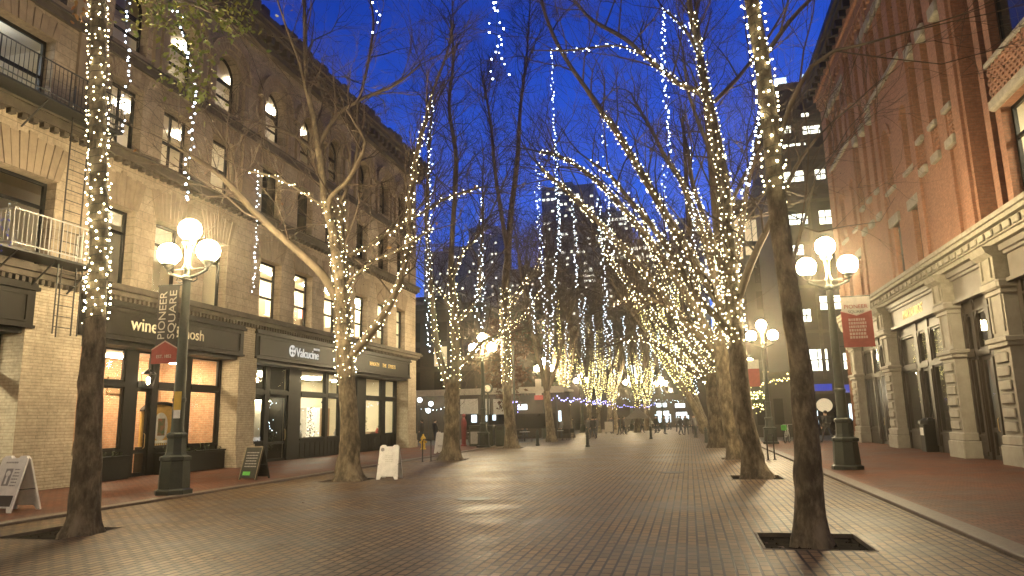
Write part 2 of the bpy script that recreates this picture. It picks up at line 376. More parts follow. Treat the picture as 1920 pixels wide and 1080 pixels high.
TREES={"TL1":[[[[-9.55,9.96,-0.02,0.29],[-9.55,9.96,0.33,0.249],[-9.59,9.96,1.34,0.227],[-9.64,9.96,2.55,0.205],[-9.65,9.96,3.45,0.171],[-9.73,9.96,4.85,0.157],[-9.9,9.96,6.33,0.151],[-10.06,9.96,7.88,0.145],[-10.22,9.96,9.5,0.139],[-10.33,9.96,10.86,0.122],[-10.38,9.96,12.5,0.104],[-10.39,9.96,14.45,0.075]],[4,10]],[[[-10.23,9.96,9.72,0.059],[-10.17,10.56,10.32,0.053],[-9.93,11.16,10.31,0.046],[-9.51,11.76,10.36,0.038],[-9.16,12.36,10.28,0.029],[-9.04,12.96,10.22,0.02]],None],[[[-10.31,9.96,10.63,0.068],[-10.65,9.46,11.0,0.05],[-11.09,8.96,11.15,0.032]],None],[[[-10.35,9.96,11.55,0.069],[-9.9,11.29,13.52,0.057],[-8.95,12.63,15.43,0.042],[-8.09,13.96,17.22,0.034]],None]],"TL2":[[[[-9.84,19.92,-0.05,0.471],[-9.85,19.92,0.46,0.363],[-9.87,19.92,1.54,0.303],[-9.99,19.92,2.81,0.274],[-10.06,19.92,3.3,0.292],[-10.12,19.92,3.95,0.261],[-10.23,19.92,5.44,0.215],[-10.37,19.92,6.47,0.2],[-10.58,19.92,7.69,0.169],[-10.87,19.92,8.6,0.154],[-10.99,19.92,9.5,0.12],[-11.2,19.92,10.62,0.122],[-11.38,19.92,11.56,0.105],[-11.66,19.92,12.73,0.089],[-11.81,19.92,14.69,0.072],[-11.91,19.92,16.5,0.055]],[3,9]],[[[-10.38,19.92,5.45,0.167],[-10.71,19.7,6.11,0.139],[-11.12,19.48,6.6,0.125],[-11.94,19.25,7.37,0.112],[-12.76,19.03,8.16,0.112],[-13.61,18.81,9.13,0.085],[-14.05,18.59,9.54,0.07],[-14.49,18.36,9.86,0.056],[-14.81,18.14,10.08,0.042],[-15.17,17.92,10.34,0.028]],None],[[[-14.31,19.92,9.51,0.06],[-14.23,19.8,10.35,0.045],[-14.42,19.67,10.89,0.045],[-14.77,19.55,11.45,0.03],[-15.06,19.42,11.96,0.023]],None],[[[-9.99,19.92,4.11,0.123],[-10.15,20.12,5.47,0.112],[-10.32,20.32,6.54,0.1],[-10.56,20.52,7.66,0.087],[-10.73,20.72,9.04,0.074]],[0,4]],[[[-9.92,19.92,3.58,0.15],[-9.38,20.05,4.25,0.137],[-8.92,20.17,4.9,0.124],[-8.54,20.3,5.74,0.111],[-8.33,20.42,6.59,0.098],[-8.24,20.55,7.65,0.1],[-8.3,20.67,8.58,0.086],[-8.22,20.8,9.51,0.087],[-8.09,20.92,10.64,0.074],[-7.86,21.05,11.6,0.06],[-7.68,21.17,12.59,0.045],[-7.23,21.3,13.95,0.038],[-7.03,21.42,15.18,0.031]],[0,10]],[[[-9.99,19.92,6.78,0.056],[-9.38,20.34,7.26,0.05],[-8.84,20.75,7.76,0.043],[-8.09,21.17,8.34,0.044],[-7.5,21.59,8.87,0.045],[-6.88,22.0,9.21,0.045],[-6.35,22.42,9.48,0.031]],[0,6]],[[[-10.03,19.92,5.93,0.056],[-9.01,19.55,6.46,0.041],[-8.07,19.17,6.63,0.04],[-7.02,18.8,7.02,0.039],[-6.64,18.42,6.97,0.025]],[0,4]],[[[-11.19,19.92,10.49,0.088],[-10.87,20.12,11.34,0.074],[-10.54,20.32,11.87,0.074],[-9.88,20.52,12.33,0.06],[-8.88,20.72,12.73,0.045],[-8.01,20.92,13.48,0.03]],None],[[[-10.79,19.92,8.23,0.1],[-10.6,19.75,8.7,0.085],[-10.06,19.59,9.03,0.07],[-9.66,19.42,9.37,0.07],[-9.2,19.25,10.16,0.055],[-9.46,19.09,10.74,0.042],[-9.69,18.92,11.19,0.028]],None],[[[-11.23,19.92,10.25,0.058],[-11.7,20.25,10.67,0.045],[-12.72,20.59,11.49,0.046],[-13.77,20.92,11.99,0.031]],None],[[[-10.83,19.92,8.41,0.057],[-11.17,19.67,8.67,0.043],[-11.93,19.42,9.2,0.043],[-12.73,19.17,9.52,0.036],[-13.01,18.92,9.53,0.028]],[0,4]],[[[-11.64,19.92,12.35,0.059],[-11.66,19.42,13.24,0.044],[-11.83,18.92,14.13,0.036],[-11.94,18.42,14.98,0.029]],None],[[[-10.31,19.92,8.54,0.057],[-10.02,20.32,10.08,0.058],[-10.18,20.72,12.14,0.053],[-10.05,21.12,13.88,0.047],[-10.06,21.52,15.73,0.04],[-10.48,21.92,17.31,0.033]],None]],"TL3":[[[[-10.14,30.14,-0.04,0.554],[-10.11,30.14,0.5,0.416],[-10.08,30.14,1.4,0.372],[-10.05,30.14,2.78,0.352],[-9.99,30.14,3.29,0.352]],None],[[[-10.1,30.14,2.9,0.177],[-10.37,30.02,3.72,0.158],[-10.7,29.89,5.14,0.139],[-10.85,29.77,7.05,0.12],[-10.98,29.64,8.99,0.101],[-11.02,29.52,10.46,0.102],[-10.92,29.39,12.43,0.082],[-10.77,29.27,14.69,0.062],[-10.57,29.14,15.91,0.052]],[0,5]],[[[-9.97,30.14,3.01,0.217],[-9.89,30.2,3.95,0.198],[-9.94,30.25,5.62,0.181],[-10.03,30.31,7.09,0.162],[-10.14,30.36,8.59,0.143],[-10.1,30.42,10.11,0.124],[-9.91,30.47,13.74,0.106],[-10.26,30.53,16.49,0.086],[-10.05,30.58,18.98,0.065],[-10.2,30.64,21.31,0.044]],[0,4]],[[[-9.87,30.14,3.94,0.119],[-9.35,30.64,4.55,0.1],[-8.91,31.14,5.18,0.082],[-8.29,31.64,5.5,0.062],[-8.07,32.14,6.25,0.042]],[0,4]],[[[-9.9,30.14,5.97,0.1],[-9.13,29.84,6.48,0.079],[-8.62,29.54,7.12,0.078],[-8.45,29.24,8.0,0.068],[-8.22,28.94,9.58,0.058],[-8.11,28.64,11.41,0.049]],[0,3]],[[[-9.98,30.14,6.33,0.08],[-10.6,30.64,7.3,0.062],[-11.3,31.14,8.06,0.042]],[0,2]],[[[-9.99,30.14,8.04,0.081],[-9.61,30.64,9.36,0.072],[-9.24,31.14,9.96,0.063],[-8.58,31.64,11.34,0.043],[-7.88,32.14,13.3,0.044]],[0,2]]],"TL4":[[[[-10.3,42.0,-0.03,0.474],[-10.35,42.0,0.93,0.381],[-10.43,42.0,1.87,0.35],[-10.55,42.0,3.77,0.289],[-10.58,42.0,7.66,0.294],[-10.51,42.0,9.65,0.263],[-10.29,42.0,12.0,0.232],[-10.07,42.0,14.39,0.201],[-9.58,42.0,17.86,0.169],[-9.29,42.0,21.44,0.117],[-8.86,42.0,24.34,0.083],[-8.58,42.0,27.33,0.049],[-8.37,42.0,29.6,0.028]],[3,5]],[[[-10.3,42.0,11.66,0.139],[-10.6,41.62,14.33,0.14],[-10.86,41.25,17.03,0.112],[-10.99,40.88,20.09,0.085],[-11.37,40.5,22.85,0.057]],None],[[[-10.54,42.0,7.99,0.165],[-10.01,42.25,8.99,0.138],[-9.36,42.5,10.0,0.111],[-8.61,42.75,11.02,0.084],[-8.39,43.0,12.08,0.056]],[0,4]],[[[-10.49,42.0,7.0,0.137],[-9.56,41.67,7.56,0.108],[-8.65,41.33,8.44,0.081],[-8.17,41.0,9.17,0.053]],[0,3]],[[[-10.56,42.0,6.68,0.082],[-11.26,42.3,6.41,0.055],[-11.76,42.6,5.64,0.042]],[0,2]]],"TR1":[[[[1.46,10.45,-0.01,0.266],[1.47,10.45,0.3,0.218],[1.51,10.45,1.13,0.186],[1.52,10.45,2.19,0.16],[1.48,10.45,2.93,0.148],[1.44,10.45,3.84,0.15],[1.41,10.45,4.71,0.138],[1.42,10.45,5.43,0.132],[1.4,10.45,6.26,0.126],[1.37,10.45,7.12,0.12],[1.31,10.45,7.83,0.113],[1.26,10.45,8.56,0.107],[1.23,10.45,9.68,0.084],[1.24,10.45,11.03,0.06]],[6,11]],[[[1.53,10.45,5.58,0.033],[1.67,10.25,5.97,0.032],[1.97,10.05,6.44,0.028],[2.25,9.85,6.54,0.025],[2.58,9.65,6.48,0.018],[3.04,9.45,6.47,0.012]],None],[[[1.41,10.45,6.86,0.04],[1.88,10.78,7.58,0.034],[2.45,11.12,8.23,0.028],[3.21,11.45,8.88,0.022]],None],[[[1.29,10.45,8.38,0.055],[0.58,11.45,9.58,0.046],[-0.53,12.45,10.84,0.043],[-1.9,13.45,11.97,0.029]],None],[[[1.47,10.45,3.53,0.031],[1.79,11.12,4.29,0.027],[2.02,11.78,4.79,0.021],[2.34,12.45,5.6,0.015]],None],[[[1.23,10.45,9.21,0.056],[1.95,9.95,9.67,0.04],[2.74,9.45,9.82,0.025]],None]],"TR2":[[[[1.64,20.66,-0.03,0.442],[1.59,20.66,0.35,0.358],[1.55,20.66,0.91,0.303],[1.45,20.66,1.62,0.276],[1.41,20.66,2.78,0.264],[1.41,20.66,3.66,0.252],[1.39,20.66,4.41,0.253],[1.41,20.66,5.47,0.226],[1.42,20.66,6.71,0.183],[1.41,20.66,8.31,0.17],[1.31,20.66,9.3,0.156],[1.21,20.66,10.3,0.142],[1.06,20.66,11.51,0.127],[0.96,20.66,12.74,0.113],[0.82,20.66,13.82,0.098],[0.78,20.66,14.91,0.082],[0.58,20.66,16.42,0.067]],[5,14]],[[[1.33,20.66,3.96,0.162],[1.08,20.84,4.68,0.153],[0.67,21.02,5.59,0.143],[-0.11,21.21,7.22,0.121],[-1.0,21.39,9.14,0.111],[-1.69,21.57,10.6,0.1],[-2.1,21.75,11.33,0.087],[-2.6,21.93,12.3,0.074],[-3.27,22.11,13.55,0.068],[-3.76,22.3,14.75,0.062],[-4.13,22.48,16.14,0.047],[-4.22,22.66,17.52,0.032]],[0,6]],[[[1.37,20.66,3.66,0.124],[1.0,20.45,4.25,0.112],[0.46,20.23,4.85,0.1],[-0.15,20.02,6.07,0.088],[-0.78,19.8,7.07,0.076],[-1.25,19.59,7.67,0.063],[-1.73,19.37,8.36,0.051],[-2.21,19.16,8.73,0.038]],[0,7]],[[[1.25,20.66,10.21,0.079],[0.92,20.85,11.17,0.081],[0.29,21.04,11.71,0.082],[-0.16,21.22,12.31,0.077],[-0.7,21.41,12.99,0.071],[-1.27,21.6,13.74,0.073],[-2.29,21.79,14.66,0.06],[-2.79,21.97,15.44,0.046],[-3.4,22.16,16.42,0.031]],[1,4]],[[[0.98,20.66,12.21,0.054],[0.75,20.33,12.76,0.053],[0.39,19.99,13.15,0.04],[0.03,19.66,13.39,0.033]],[0,3]],[[[-0.77,20.66,12.64,0.041],[-1.42,20.91,13.13,0.035],[-2.11,21.16,13.33,0.036],[-2.92,21.41,13.48,0.037],[-3.83,21.66,13.73,0.03]],[0,4]],[[[1.54,20.66,4.85,0.113],[1.95,20.26,5.81,0.099],[2.4,19.86,6.66,0.085],[2.91,19.46,7.61,0.06],[3.24,19.06,8.18,0.047],[3.6,18.66,8.57,0.034]],None],[[[1.32,20.66,10.79,0.066],[1.93,21.16,11.54,0.068],[2.41,21.66,12.25,0.055],[3.18,22.16,13.39,0.043],[3.81,22.66,14.51,0.029]],None],[[[1.4,20.66,6.09,0.076],[1.24,20.83,7.41,0.078],[1.25,20.99,8.6,0.066],[1.09,21.16,9.51,0.067],[0.85,21.33,10.46,0.055],[0.6,21.49,11.62,0.042],[0.53,21.66,13.16,0.028]],None],[[[1.4,20.66,7.35,0.064],[2.0,20.99,8.52,0.052],[2.47,21.33,9.42,0.053],[2.79,21.66,10.7,0.041]],None],[[[1.38,20.66,4.26,0.113],[1.28,21.26,5.28,0.104],[1.13,21.86,6.38,0.095],[0.91,22.46,7.55,0.084],[0.6,23.06,9.0,0.073],[0.53,23.66,10.52,0.061]],[0,4]]],"TR3":[[[[1.75,29.4,-0.04,0.512],[1.68,29.4,0.4,0.411],[1.58,29.4,1.21,0.372],[1.47,29.4,2.44,0.355],[1.43,29.4,3.48,0.336],[1.36,29.4,4.33,0.317]],None],[[[1.37,29.4,3.91,0.213],[0.9,29.52,5.0,0.198],[0.26,29.65,6.37,0.183],[-0.81,29.77,8.38,0.15],[-1.95,29.9,10.13,0.134],[-3.04,30.02,11.6,0.118],[-4.2,30.15,12.75,0.1],[-5.17,30.27,13.4,0.081],[-5.92,30.4,13.66,0.061]],[0,8]],[[[1.33,29.4,3.91,0.195],[0.57,29.11,4.76,0.178],[-0.49,28.83,6.06,0.161],[-1.54,28.54,7.61,0.144],[-2.94,28.26,9.31,0.128],[-4.27,27.97,10.83,0.111],[-4.98,27.69,11.5,0.092],[-5.31,27.4,11.85,0.055]],[0,7]],[[[1.4,29.4,4.33,0.213],[1.4,29.54,6.28,0.181],[1.19,29.69,8.32,0.166],[0.75,29.83,9.99,0.15],[0.26,29.97,11.61,0.115],[-0.25,30.11,12.55,0.097],[-0.75,30.26,13.89,0.079],[-1.48,30.4,15.55,0.06]],[0,5]],[[[1.42,29.4,4.54,0.196],[1.59,29.83,6.76,0.164],[1.61,30.26,8.87,0.15],[1.61,30.69,11.83,0.136],[1.59,31.11,14.71,0.12],[1.59,31.54,16.97,0.102],[1.56,31.97,19.34,0.084],[1.48,32.4,21.82,0.065]],[0,2]],[[[1.48,29.4,5.39,0.143],[2.06,29.15,7.04,0.125],[2.43,28.9,8.7,0.107],[2.78,28.65,10.35,0.089],[3.19,28.4,12.0,0.053]],[0,3]],[[[0.79,29.4,5.0,0.108],[-0.2,28.65,5.59,0.088],[-1.17,27.9,6.17,0.07],[-1.93,27.15,6.1,0.051],[-2.58,26.4,5.72,0.033]],[0,4]]],"TR4":[[[[1.34,39.8,-0.03,0.532],[1.36,39.8,1.07,0.45],[1.34,39.8,2.74,0.426],[1.25,39.8,3.87,0.4]],None],[[[1.26,39.8,3.59,0.239],[0.42,39.8,4.76,0.218],[-0.63,39.8,5.97,0.196],[-1.84,39.8,7.51,0.174],[-3.07,39.8,9.4,0.151],[-3.91,39.8,10.7,0.102],[-4.47,39.8,12.0,0.077]],[0,6]],[[[1.28,39.8,3.87,0.24],[0.34,40.2,5.67,0.221],[-0.54,40.6,7.86,0.201],[-1.16,41.0,10.13,0.18],[-1.68,41.4,12.17,0.132],[-2.07,41.8,13.95,0.107]],[0,5]],[[[1.28,39.8,3.87,0.24],[1.03,40.13,6.22,0.22],[0.82,40.47,8.66,0.2],[0.76,40.8,10.88,0.178],[0.69,41.13,13.5,0.156],[0.73,41.47,16.54,0.106],[0.75,41.8,19.37,0.081]],[0,3]],[[[1.17,39.8,3.45,0.192],[0.11,39.4,4.17,0.168],[-1.08,39.0,5.19,0.144],[-2.15,38.6,5.77,0.12],[-3.26,38.2,5.64,0.095],[-3.69,37.8,4.49,0.047]],[0,4]],[[[1.33,39.8,4.15,0.192],[1.82,40.05,6.75,0.171],[2.24,40.3,9.74,0.149],[2.41,40.55,12.86,0.126],[2.5,40.8,16.11,0.077]],[0,2]]]}
HANGS=[[[[-10.61,11.0,10.57],[-10.53,11.0,9.48],[-10.42,11.0,8.77],[-10.31,11.0,8.41],[-10.45,11.0,8.09],[-10.43,11.0,7.31]],26,"cool white light string hanging beside the lit trunk nearest the stone building"],[[[-10.05,11.5,10.2],[-9.74,11.5,10.1],[-9.61,11.5,9.62],[-9.45,11.5,9.0],[-9.22,11.5,8.27],[-9.25,11.5,7.26],[-9.27,11.5,6.48],[-9.25,11.5,5.92]],40,"cool white light string dangling past green leaves above the lamp with the dark banner"],[[[-12.71,19.0,9.4],[-12.69,19.0,8.15],[-12.69,19.0,6.78],[-12.74,19.0,5.58]],30,"cool white light string dropping from the lit left twig before the kitchen shop"],[[[-6.63,14.0,11.92],[-6.59,14.0,11.22],[-6.39,14.0,10.94],[-6.52,14.0,10.64],[-6.56,14.0,10.34]],7,"short end of a light string with four bulbs against the blue sky"],[[[-3.25,13.0,10.66],[-3.29,13.0,10.18],[-3.35,13.0,9.35],[-3.29,13.0,8.87],[-3.34,13.0,8.39]],26,"bright doubled light string hanging alone in the middle of the sky"],[[[-9.8,27.0,15.23],[-9.94,27.0,13.44],[-9.96,27.0,11.55],[-9.98,27.0,9.47],[-10.01,27.0,7.44],[-10.03,27.0,5.68],[-9.98,27.0,4.39]],75,"long cool light string hanging along the far corner of the stone building"],[[[-8.21,29.0,11.78],[-8.28,29.0,10.08],[-8.22,29.0,8.88],[-8.51,29.0,7.49],[-8.57,29.0,5.87]],45,"cool light string hanging above the three globe lamp in front of the pavilion"],[[[-8.94,31.0,9.9],[-8.83,31.0,8.37],[-8.77,31.0,7.12],[-8.89,31.0,5.66]],30,"second cool light string beside the one above the lamp in front of the pavilion"],[[[-4.09,24.0,14.99],[-4.07,24.0,13.63],[-4.1,24.0,12.19],[-4.06,24.0,10.96],[-4.06,24.0,9.76],[-4.02,24.0,8.58],[-4.02,24.0,7.42]],60,"long cool light string dropping from the flat lit branch high over the plaza"],[[[-6.5,33.0,14.05],[-6.52,33.0,11.54],[-6.45,33.0,9.39],[-6.38,33.0,7.3],[-6.33,33.0,5.25],[-6.32,33.0,4.12]],80,"long cool light string ending just above a distant globe lamp"],[[[-5.84,34.0,13.71],[-5.73,34.0,11.2],[-6.0,34.0,8.5],[-6.18,34.0,6.39],[-6.41,34.0,4.07]],70,"cool light string twin of the one ending at the distant globe lamp"],[[[-2.68,28.0,14.06],[-2.72,28.0,12.75],[-2.65,28.0,11.36],[-2.66,28.0,10.01],[-2.59,28.0,8.88],[-2.54,28.0,8.0]],45,"cool light string falling from the broken tip of the thick slanting branch"],[[[0.02,18.0,12.46],[-0.05,18.0,11.44],[-0.09,18.0,10.53],[-0.07,18.0,9.93],[-0.04,18.0,9.03],[-0.03,18.0,8.3]],46,"cool light string falling from the top twig of the leaning lit tree"],[[[1.61,13.0,7.04],[1.43,13.0,6.39],[1.33,13.0,6.0],[1.2,13.0,5.56]],22,"light string tied slantwise beside the lit trunk on the right"],[[[0.59,26.0,11.5],[0.62,26.0,10.14],[0.59,26.0,8.52],[0.5,26.0,7.14]],36,"cool light string between the crowded lit branches on the right"],[[[-3.73,34.0,12.39],[-3.66,34.0,10.48],[-3.59,34.0,8.34],[-3.52,34.0,6.51],[-3.48,34.0,5.22]],60,"cool light string in front of the dark office tower"],[[[-4.9,34.0,12.5],[-4.92,34.0,10.58],[-4.91,34.0,7.9]],34,"short cool light string in front of the lit tower windows"],[[[-0.39,30.0,12.43],[-0.47,30.0,10.15],[-0.38,30.0,8.05],[-0.32,30.0,6.14]],50,"cool light string through the middle of the fan of lit branches"],[[[-8.05,38.0,8.8],[-8.0,38.0,7.01],[-7.9,38.0,6.18]],24,"short cool light string left of the long pair above the distant lamp"],[[[-5.91,44.0,9.16],[-6.05,44.0,7.35],[-6.02,44.0,5.35]],34,"cool light string with a bent top over the glowing far trees"],[[[-3.74,46.0,8.1],[-3.68,46.0,6.44],[-3.63,46.0,4.73]],34,"cool light string hanging right of the bent one"],[[[-3.06,50.0,8.08],[-3.09,50.0,6.07],[-2.99,50.0,3.87]],40,None],[[[-2.29,50.0,7.52],[-2.26,50.0,5.3],[-2.24,50.0,3.13]],40,None],[[[-1.78,52.0,7.65],[-1.79,52.0,5.43],[-1.7,52.0,3.1]],40,None],[[[-8.16,50.0,8.57],[-8.08,50.0,6.28],[-8.09,50.0,3.74]],40,None],[[[-5.89,55.0,10.78],[-5.92,55.0,8.27],[-5.88,55.0,5.39]],44,None],[[[-5.72,58.0,9.48],[-5.65,58.0,6.44],[-5.66,58.0,4.3]],40,None],[[[-0.67,50.0,6.7],[-0.5,50.0,4.88],[-0.31,50.0,3.43]],34,None],[[[0.46,48.0,6.8],[0.53,48.0,4.71],[0.55,48.0,2.99]],34,None],[[[-8.52,60.0,11.74],[-8.44,60.0,8.97],[-8.47,60.0,5.81]],40,None],[[[-7.64,62.0,10.58],[-7.56,62.0,7.76],[-7.59,62.0,4.99]],40,None]]
RFW=[[9.43,10.17,25.79,26.42],[10.95,12.53,25.51,26.19],[9.28,10.87,21.32,22.23],[11.79,12.59,21.34,22.2],[9.13,10.83,17.52,18.41],[11.78,12.7,17.38,18.54],[9.38,10.27,14.87,15.94],[9.64,10.35,9.17,10.2],[11.15,12.74,10.09,11.21],[9.81,11.32,5.09,6.83],[12.52,13.0,5.14,6.43],[9.44,11.26,24.54,24.73],[9.0,9.85,13.33,13.65],[11.07,11.76,27.12,27.42]]
RFROOF=[[9.65,10.72,31.35,32.4],[12.13,13.08,31.34,32.49]]
RFBLUE=[[9.88,11.41,3.44,3.99],[11.97,13.0,3.25,3.89]]
RFSHOP=[[9.99,11.36,1.64,2.92],[12.5,12.9,1.05,2.35],[9.81,10.14,0.59,1.87]]
WARMW=[[8.11,8.86,22.72,25.42],[8.98,9.73,22.65,25.35],[9.86,10.73,22.71,25.26],[8.04,9.03,20.95,22.02],[9.4,10.27,20.85,21.92]]
WB=[[6.05,11.17,-2.2,26.14]]
FAR=[[-4.7,-3.2,3.09,3.65],[-1.94,-0.53,2.94,3.5],[-4.7,-2.95,1.73,2.45],[-1.86,-0.3,1.44,2.23],[-2.45,-1.98,7.62,8.1]]
FARBLUE=[[-5.05,-2.68,0.78,1.97],[-1.91,-0.04,0.41,1.75]]
PAV=[[-18.31,-16.8,2.19,3.4],[-16.48,-15.8,2.12,3.37],[-15.48,-14.49,2.09,3.34]]
PAVL=[[-17.85,-17.38,1.49,2.11],[-16.78,-16.37,1.56,2.04],[-16.0,-15.72,1.63,2.07],[-13.8,-13.03,2.45,2.88],[-10.39,-10.17,1.44,2.29]]
GL=[[-23.02,60.0,3.52],[-21.98,60.0,3.17],[-22.22,60.0,2.58]]
T=[[-57.72,-34.5,20.38,102.44],[-32.92,-20.35,19.71,88.93],[-23.34,-3.64,19.25,74.36],[-113.2,-78.39,22.07,77.26],[-91.8,-78.06,21.71,86.81],[-72.93,-59.42,21.06,66.55],[-3.37,11.14,18.66,82.17]]
TW=[[-43.85,-40.79,98.14,98.87],[-41.13,-38.55,94.98,95.95],[-40.06,-37.02,91.95,93.15],[-29.85,-20.28,85.22,86.4],[-24.24,-20.38,83.08,84.03],[-32.17,-29.65,80.01,80.96],[-27.6,-25.09,79.63,80.58],[-32.53,-28.42,76.9,78.08],[-21.59,-11.11,71.56,72.95],[-18.86,-9.77,67.7,69.08],[-10.64,-7.79,63.64,64.79],[-27.18,-20.43,68.4,69.79],[-40.0,-36.1,63.58,64.51],[-40.54,-35.27,61.47,62.4],[-40.17,-34.91,59.11,60.04],[-25.26,-22.57,61.44,62.37],[-10.18,-7.55,59.96,61.32],[-16.49,-13.14,79.38,80.32],[-16.39,-14.15,77.08,78.01],[-43.15,-38.98,72.04,72.99]]
FL=[[4.09,46.0,2.68]]
AWN=[[6.09,7.91,3.9,4.82]]
DOME=[[-84.95,-80.0,81.2,84.15]]
LEAFS=[[-10.78,12.14,10.8],[-10.36,12.13,10.79],[-8.91,10.88,9.56],[-8.59,10.92,9.64],[-9.01,11.97,10.16],[-8.64,11.83,9.77],[-8.4,11.74,10.04],[-9.31,11.23,9.66],[-10.31,11.65,10.06],[-10.62,11.65,10.51],[-8.98,11.61,9.76],[-8.2,11.02,9.75],[-8.03,11.4,9.49],[-9.94,11.35,10.04],[-9.49,11.81,10.45],[-10.12,12.19,9.59],[-9.95,12.13,9.16],[-9.23,11.56,8.36],[-9.04,11.42,8.1],[-9.37,11.18,8.6],[-9.02,10.85,8.16],[-8.78,10.84,8.45],[-8.99,11.45,8.91],[-10.33,11.25,9.71],[-9.43,11.33,9.38]]
LEAFO=[[-10.43,9.9,9.34],[-10.28,9.9,9.04],[-10.35,9.9,9.16],[-10.21,9.9,9.25]]
# ------------------------------------------------------------------ ground
def sheet(name, x0, x1, y0, y1, z, mat, step=None):
    m = MB(); m.quad((x0,y0,z),(x1,y0,z),(x1,y1,z),(x0,y1,z)); o = m.build(name, mat); o['kind'] = 'structure'; return o
sheet('ground', -300, 300, -60, 480, -.11, K['asphalt'])
m = MB()                                              # brick plaza with square openings left for the tree pits
PITS = [(-10.0, 9.96), (-9.84, 19.92), (-10.1, 30.1), (-10.3, 42), (1.46, 10.45), (1.64, 20.66), (1.75, 29.4), (1.4, 39.8)]
xs = sorted({-11.75, 3.45} | {p[0]+s*.66 for p in PITS for s in (-1, 1)}); ys = sorted({-25, 118} | {p[1]+s*.66 for p in PITS for s in (-1, 1)})
for i in range(len(xs)-1):
    for j in range(len(ys)-1):
        cx, cy = (xs[i]+xs[i+1])/2, (ys[j]+ys[j+1])/2
        if any(abs(cx-p[0]) < .66 and abs(cy-p[1]) < .66 for p in PITS): continue
        m.quad((xs[i],ys[j],0),(xs[i+1],ys[j],0),(xs[i+1],ys[j+1],0),(xs[i],ys[j+1],0))
m.build('plaza_paving', K['plaza'])['kind'] = 'structure'
m = MB(); m.bev(3.45, 3.78, -25, 46, -.1, .06, .012); m.build('kerb', K['granite'])['kind'] = 'structure'
m = MB(); m.bev(-12.05, -11.75, -25, 46, -.1, .055, .012); m.build('kerb', K['granite'])['kind'] = 'structure'
m = MB(); m.box(3.78, 11.5, -25, 46.5, -.1, .05); m.build('sidewalk', K['walk'])['kind'] = 'structure'
m = MB(); m.box(-19.5, -12.05, -25, 46.5, -.1, .05); m.build('sidewalk', K['walk'])['kind'] = 'structure'
pitb = MB()
for i, (x, y) in enumerate(PITS):
    m = MB(); m.quad((x-.66,y-.66,-.05),(x+.66,y-.66,-.05),(x+.66,y+.66,-.05),(x-.66,y+.66,-.05))
    for k in range(40):
        a, b = rng.uniform(-.6,.6), rng.uniform(-.6,.6)
        m.octa((x+a, y+b, -.045), rng.uniform(.008,.025))
    m.build('soil_ground', K['soil'])['kind'] = 'structure'
    m = MB()
    for (a, b, c, d) in ((-.66,-.63,-.66,.66),(.63,.66,-.66,.66),(-.63,.63,-.66,-.63),(-.63,.63,.63,.66)):
        m.box(x+a, x+b, y+c, y+d, -.1, .006)
    m.build('tree_pit_kerb', K['pitedge'])['kind'] = 'structure'

# ------------------------------------------------------------------ facade kit
def wall_x(mb, x, y0, y1, z0, z1, ops, depth, inward, back=False):
    """front face on plane x with openings (y0,y1,z0,z1); reveals run to x+inward*depth; closed at the back where asked."""
    ys = sorted({y0, y1} | {v for o in ops for v in o[:2]}); zs = sorted({z0, z1} | {v for o in ops for v in o[2:4]})
    ys = [v for v in ys if y0 <= v <= y1]; zs = [v for v in zs if z0 <= v <= z1]
    for i in range(len(ys)-1):
        for j in range(len(zs)-1):
            cy, cz = (ys[i]+ys[i+1])/2, (zs[j]+zs[j+1])/2
            if any(o[0] < cy < o[1] and o[2] < cz < o[3] for o in ops): continue
            mb.quad((x,ys[i],zs[j]),(x,ys[i+1],zs[j]),(x,ys[i+1],zs[j+1]),(x,ys[i],zs[j+1]))
    for o in ops:
        d = o[4] if len(o) > 4 else depth
        a, b, c, e = o[:4]; X = x + inward*d
        mb.quad((x,a,c),(X,a,c),(X,a,e),(x,a,e)); mb.quad((x,b,c),(x,b,e),(X,b,e),(X,b,c))
        mb.quad((x,a,c),(x,b,c),(X,b,c),(X,a,c)); mb.quad((x,a,e),(X,a,e),(X,b,e),(x,b,e))
        if back or len(o) > 4: mb.quad((X,a,c),(X,b,c),(X,b,e),(X,a,e))
def sash(parent, x, y0, y1, z0, z1, ybars=(), zbars=(), w=.07, d=.07, mat=None, pane=None, label=None):
    m = MB(); e = .003
    m.box(x-d/2, x+d/2, y0, y0+w, z0, z1); m.box(x-d/2, x+d/2, y1-w, y1, z0, z1)
    m.box(x-d/2+e, x+d/2-e, y0+w, y1-w, z0, z0+w); m.box(x-d/2+e, x+d/2-e, y0+w, y1-w, z1-w, z1)
    for z in zbars: m.box(x-d/2+2*e, x+d/2-2*e, y0+w, y1-w, z-w*.5, z+w*.5)
    for y in ybars: m.box(x-d/2+3*e, x+d/2-3*e, y-w*.4, y+w*.4, z0+w, z1-w)
    o = m.build('window', mat or K['dframe'], parent)
    if label: o['label'] = label
    p = MB(); p.quad((x,y0+.02,z0+.02),(x,y1-.02,z0+.02),(x,y1-.02,z1-.02),(x,y0+.02,z1-.02))
    p.build('pane', pane or K['glass'], o)
    return o
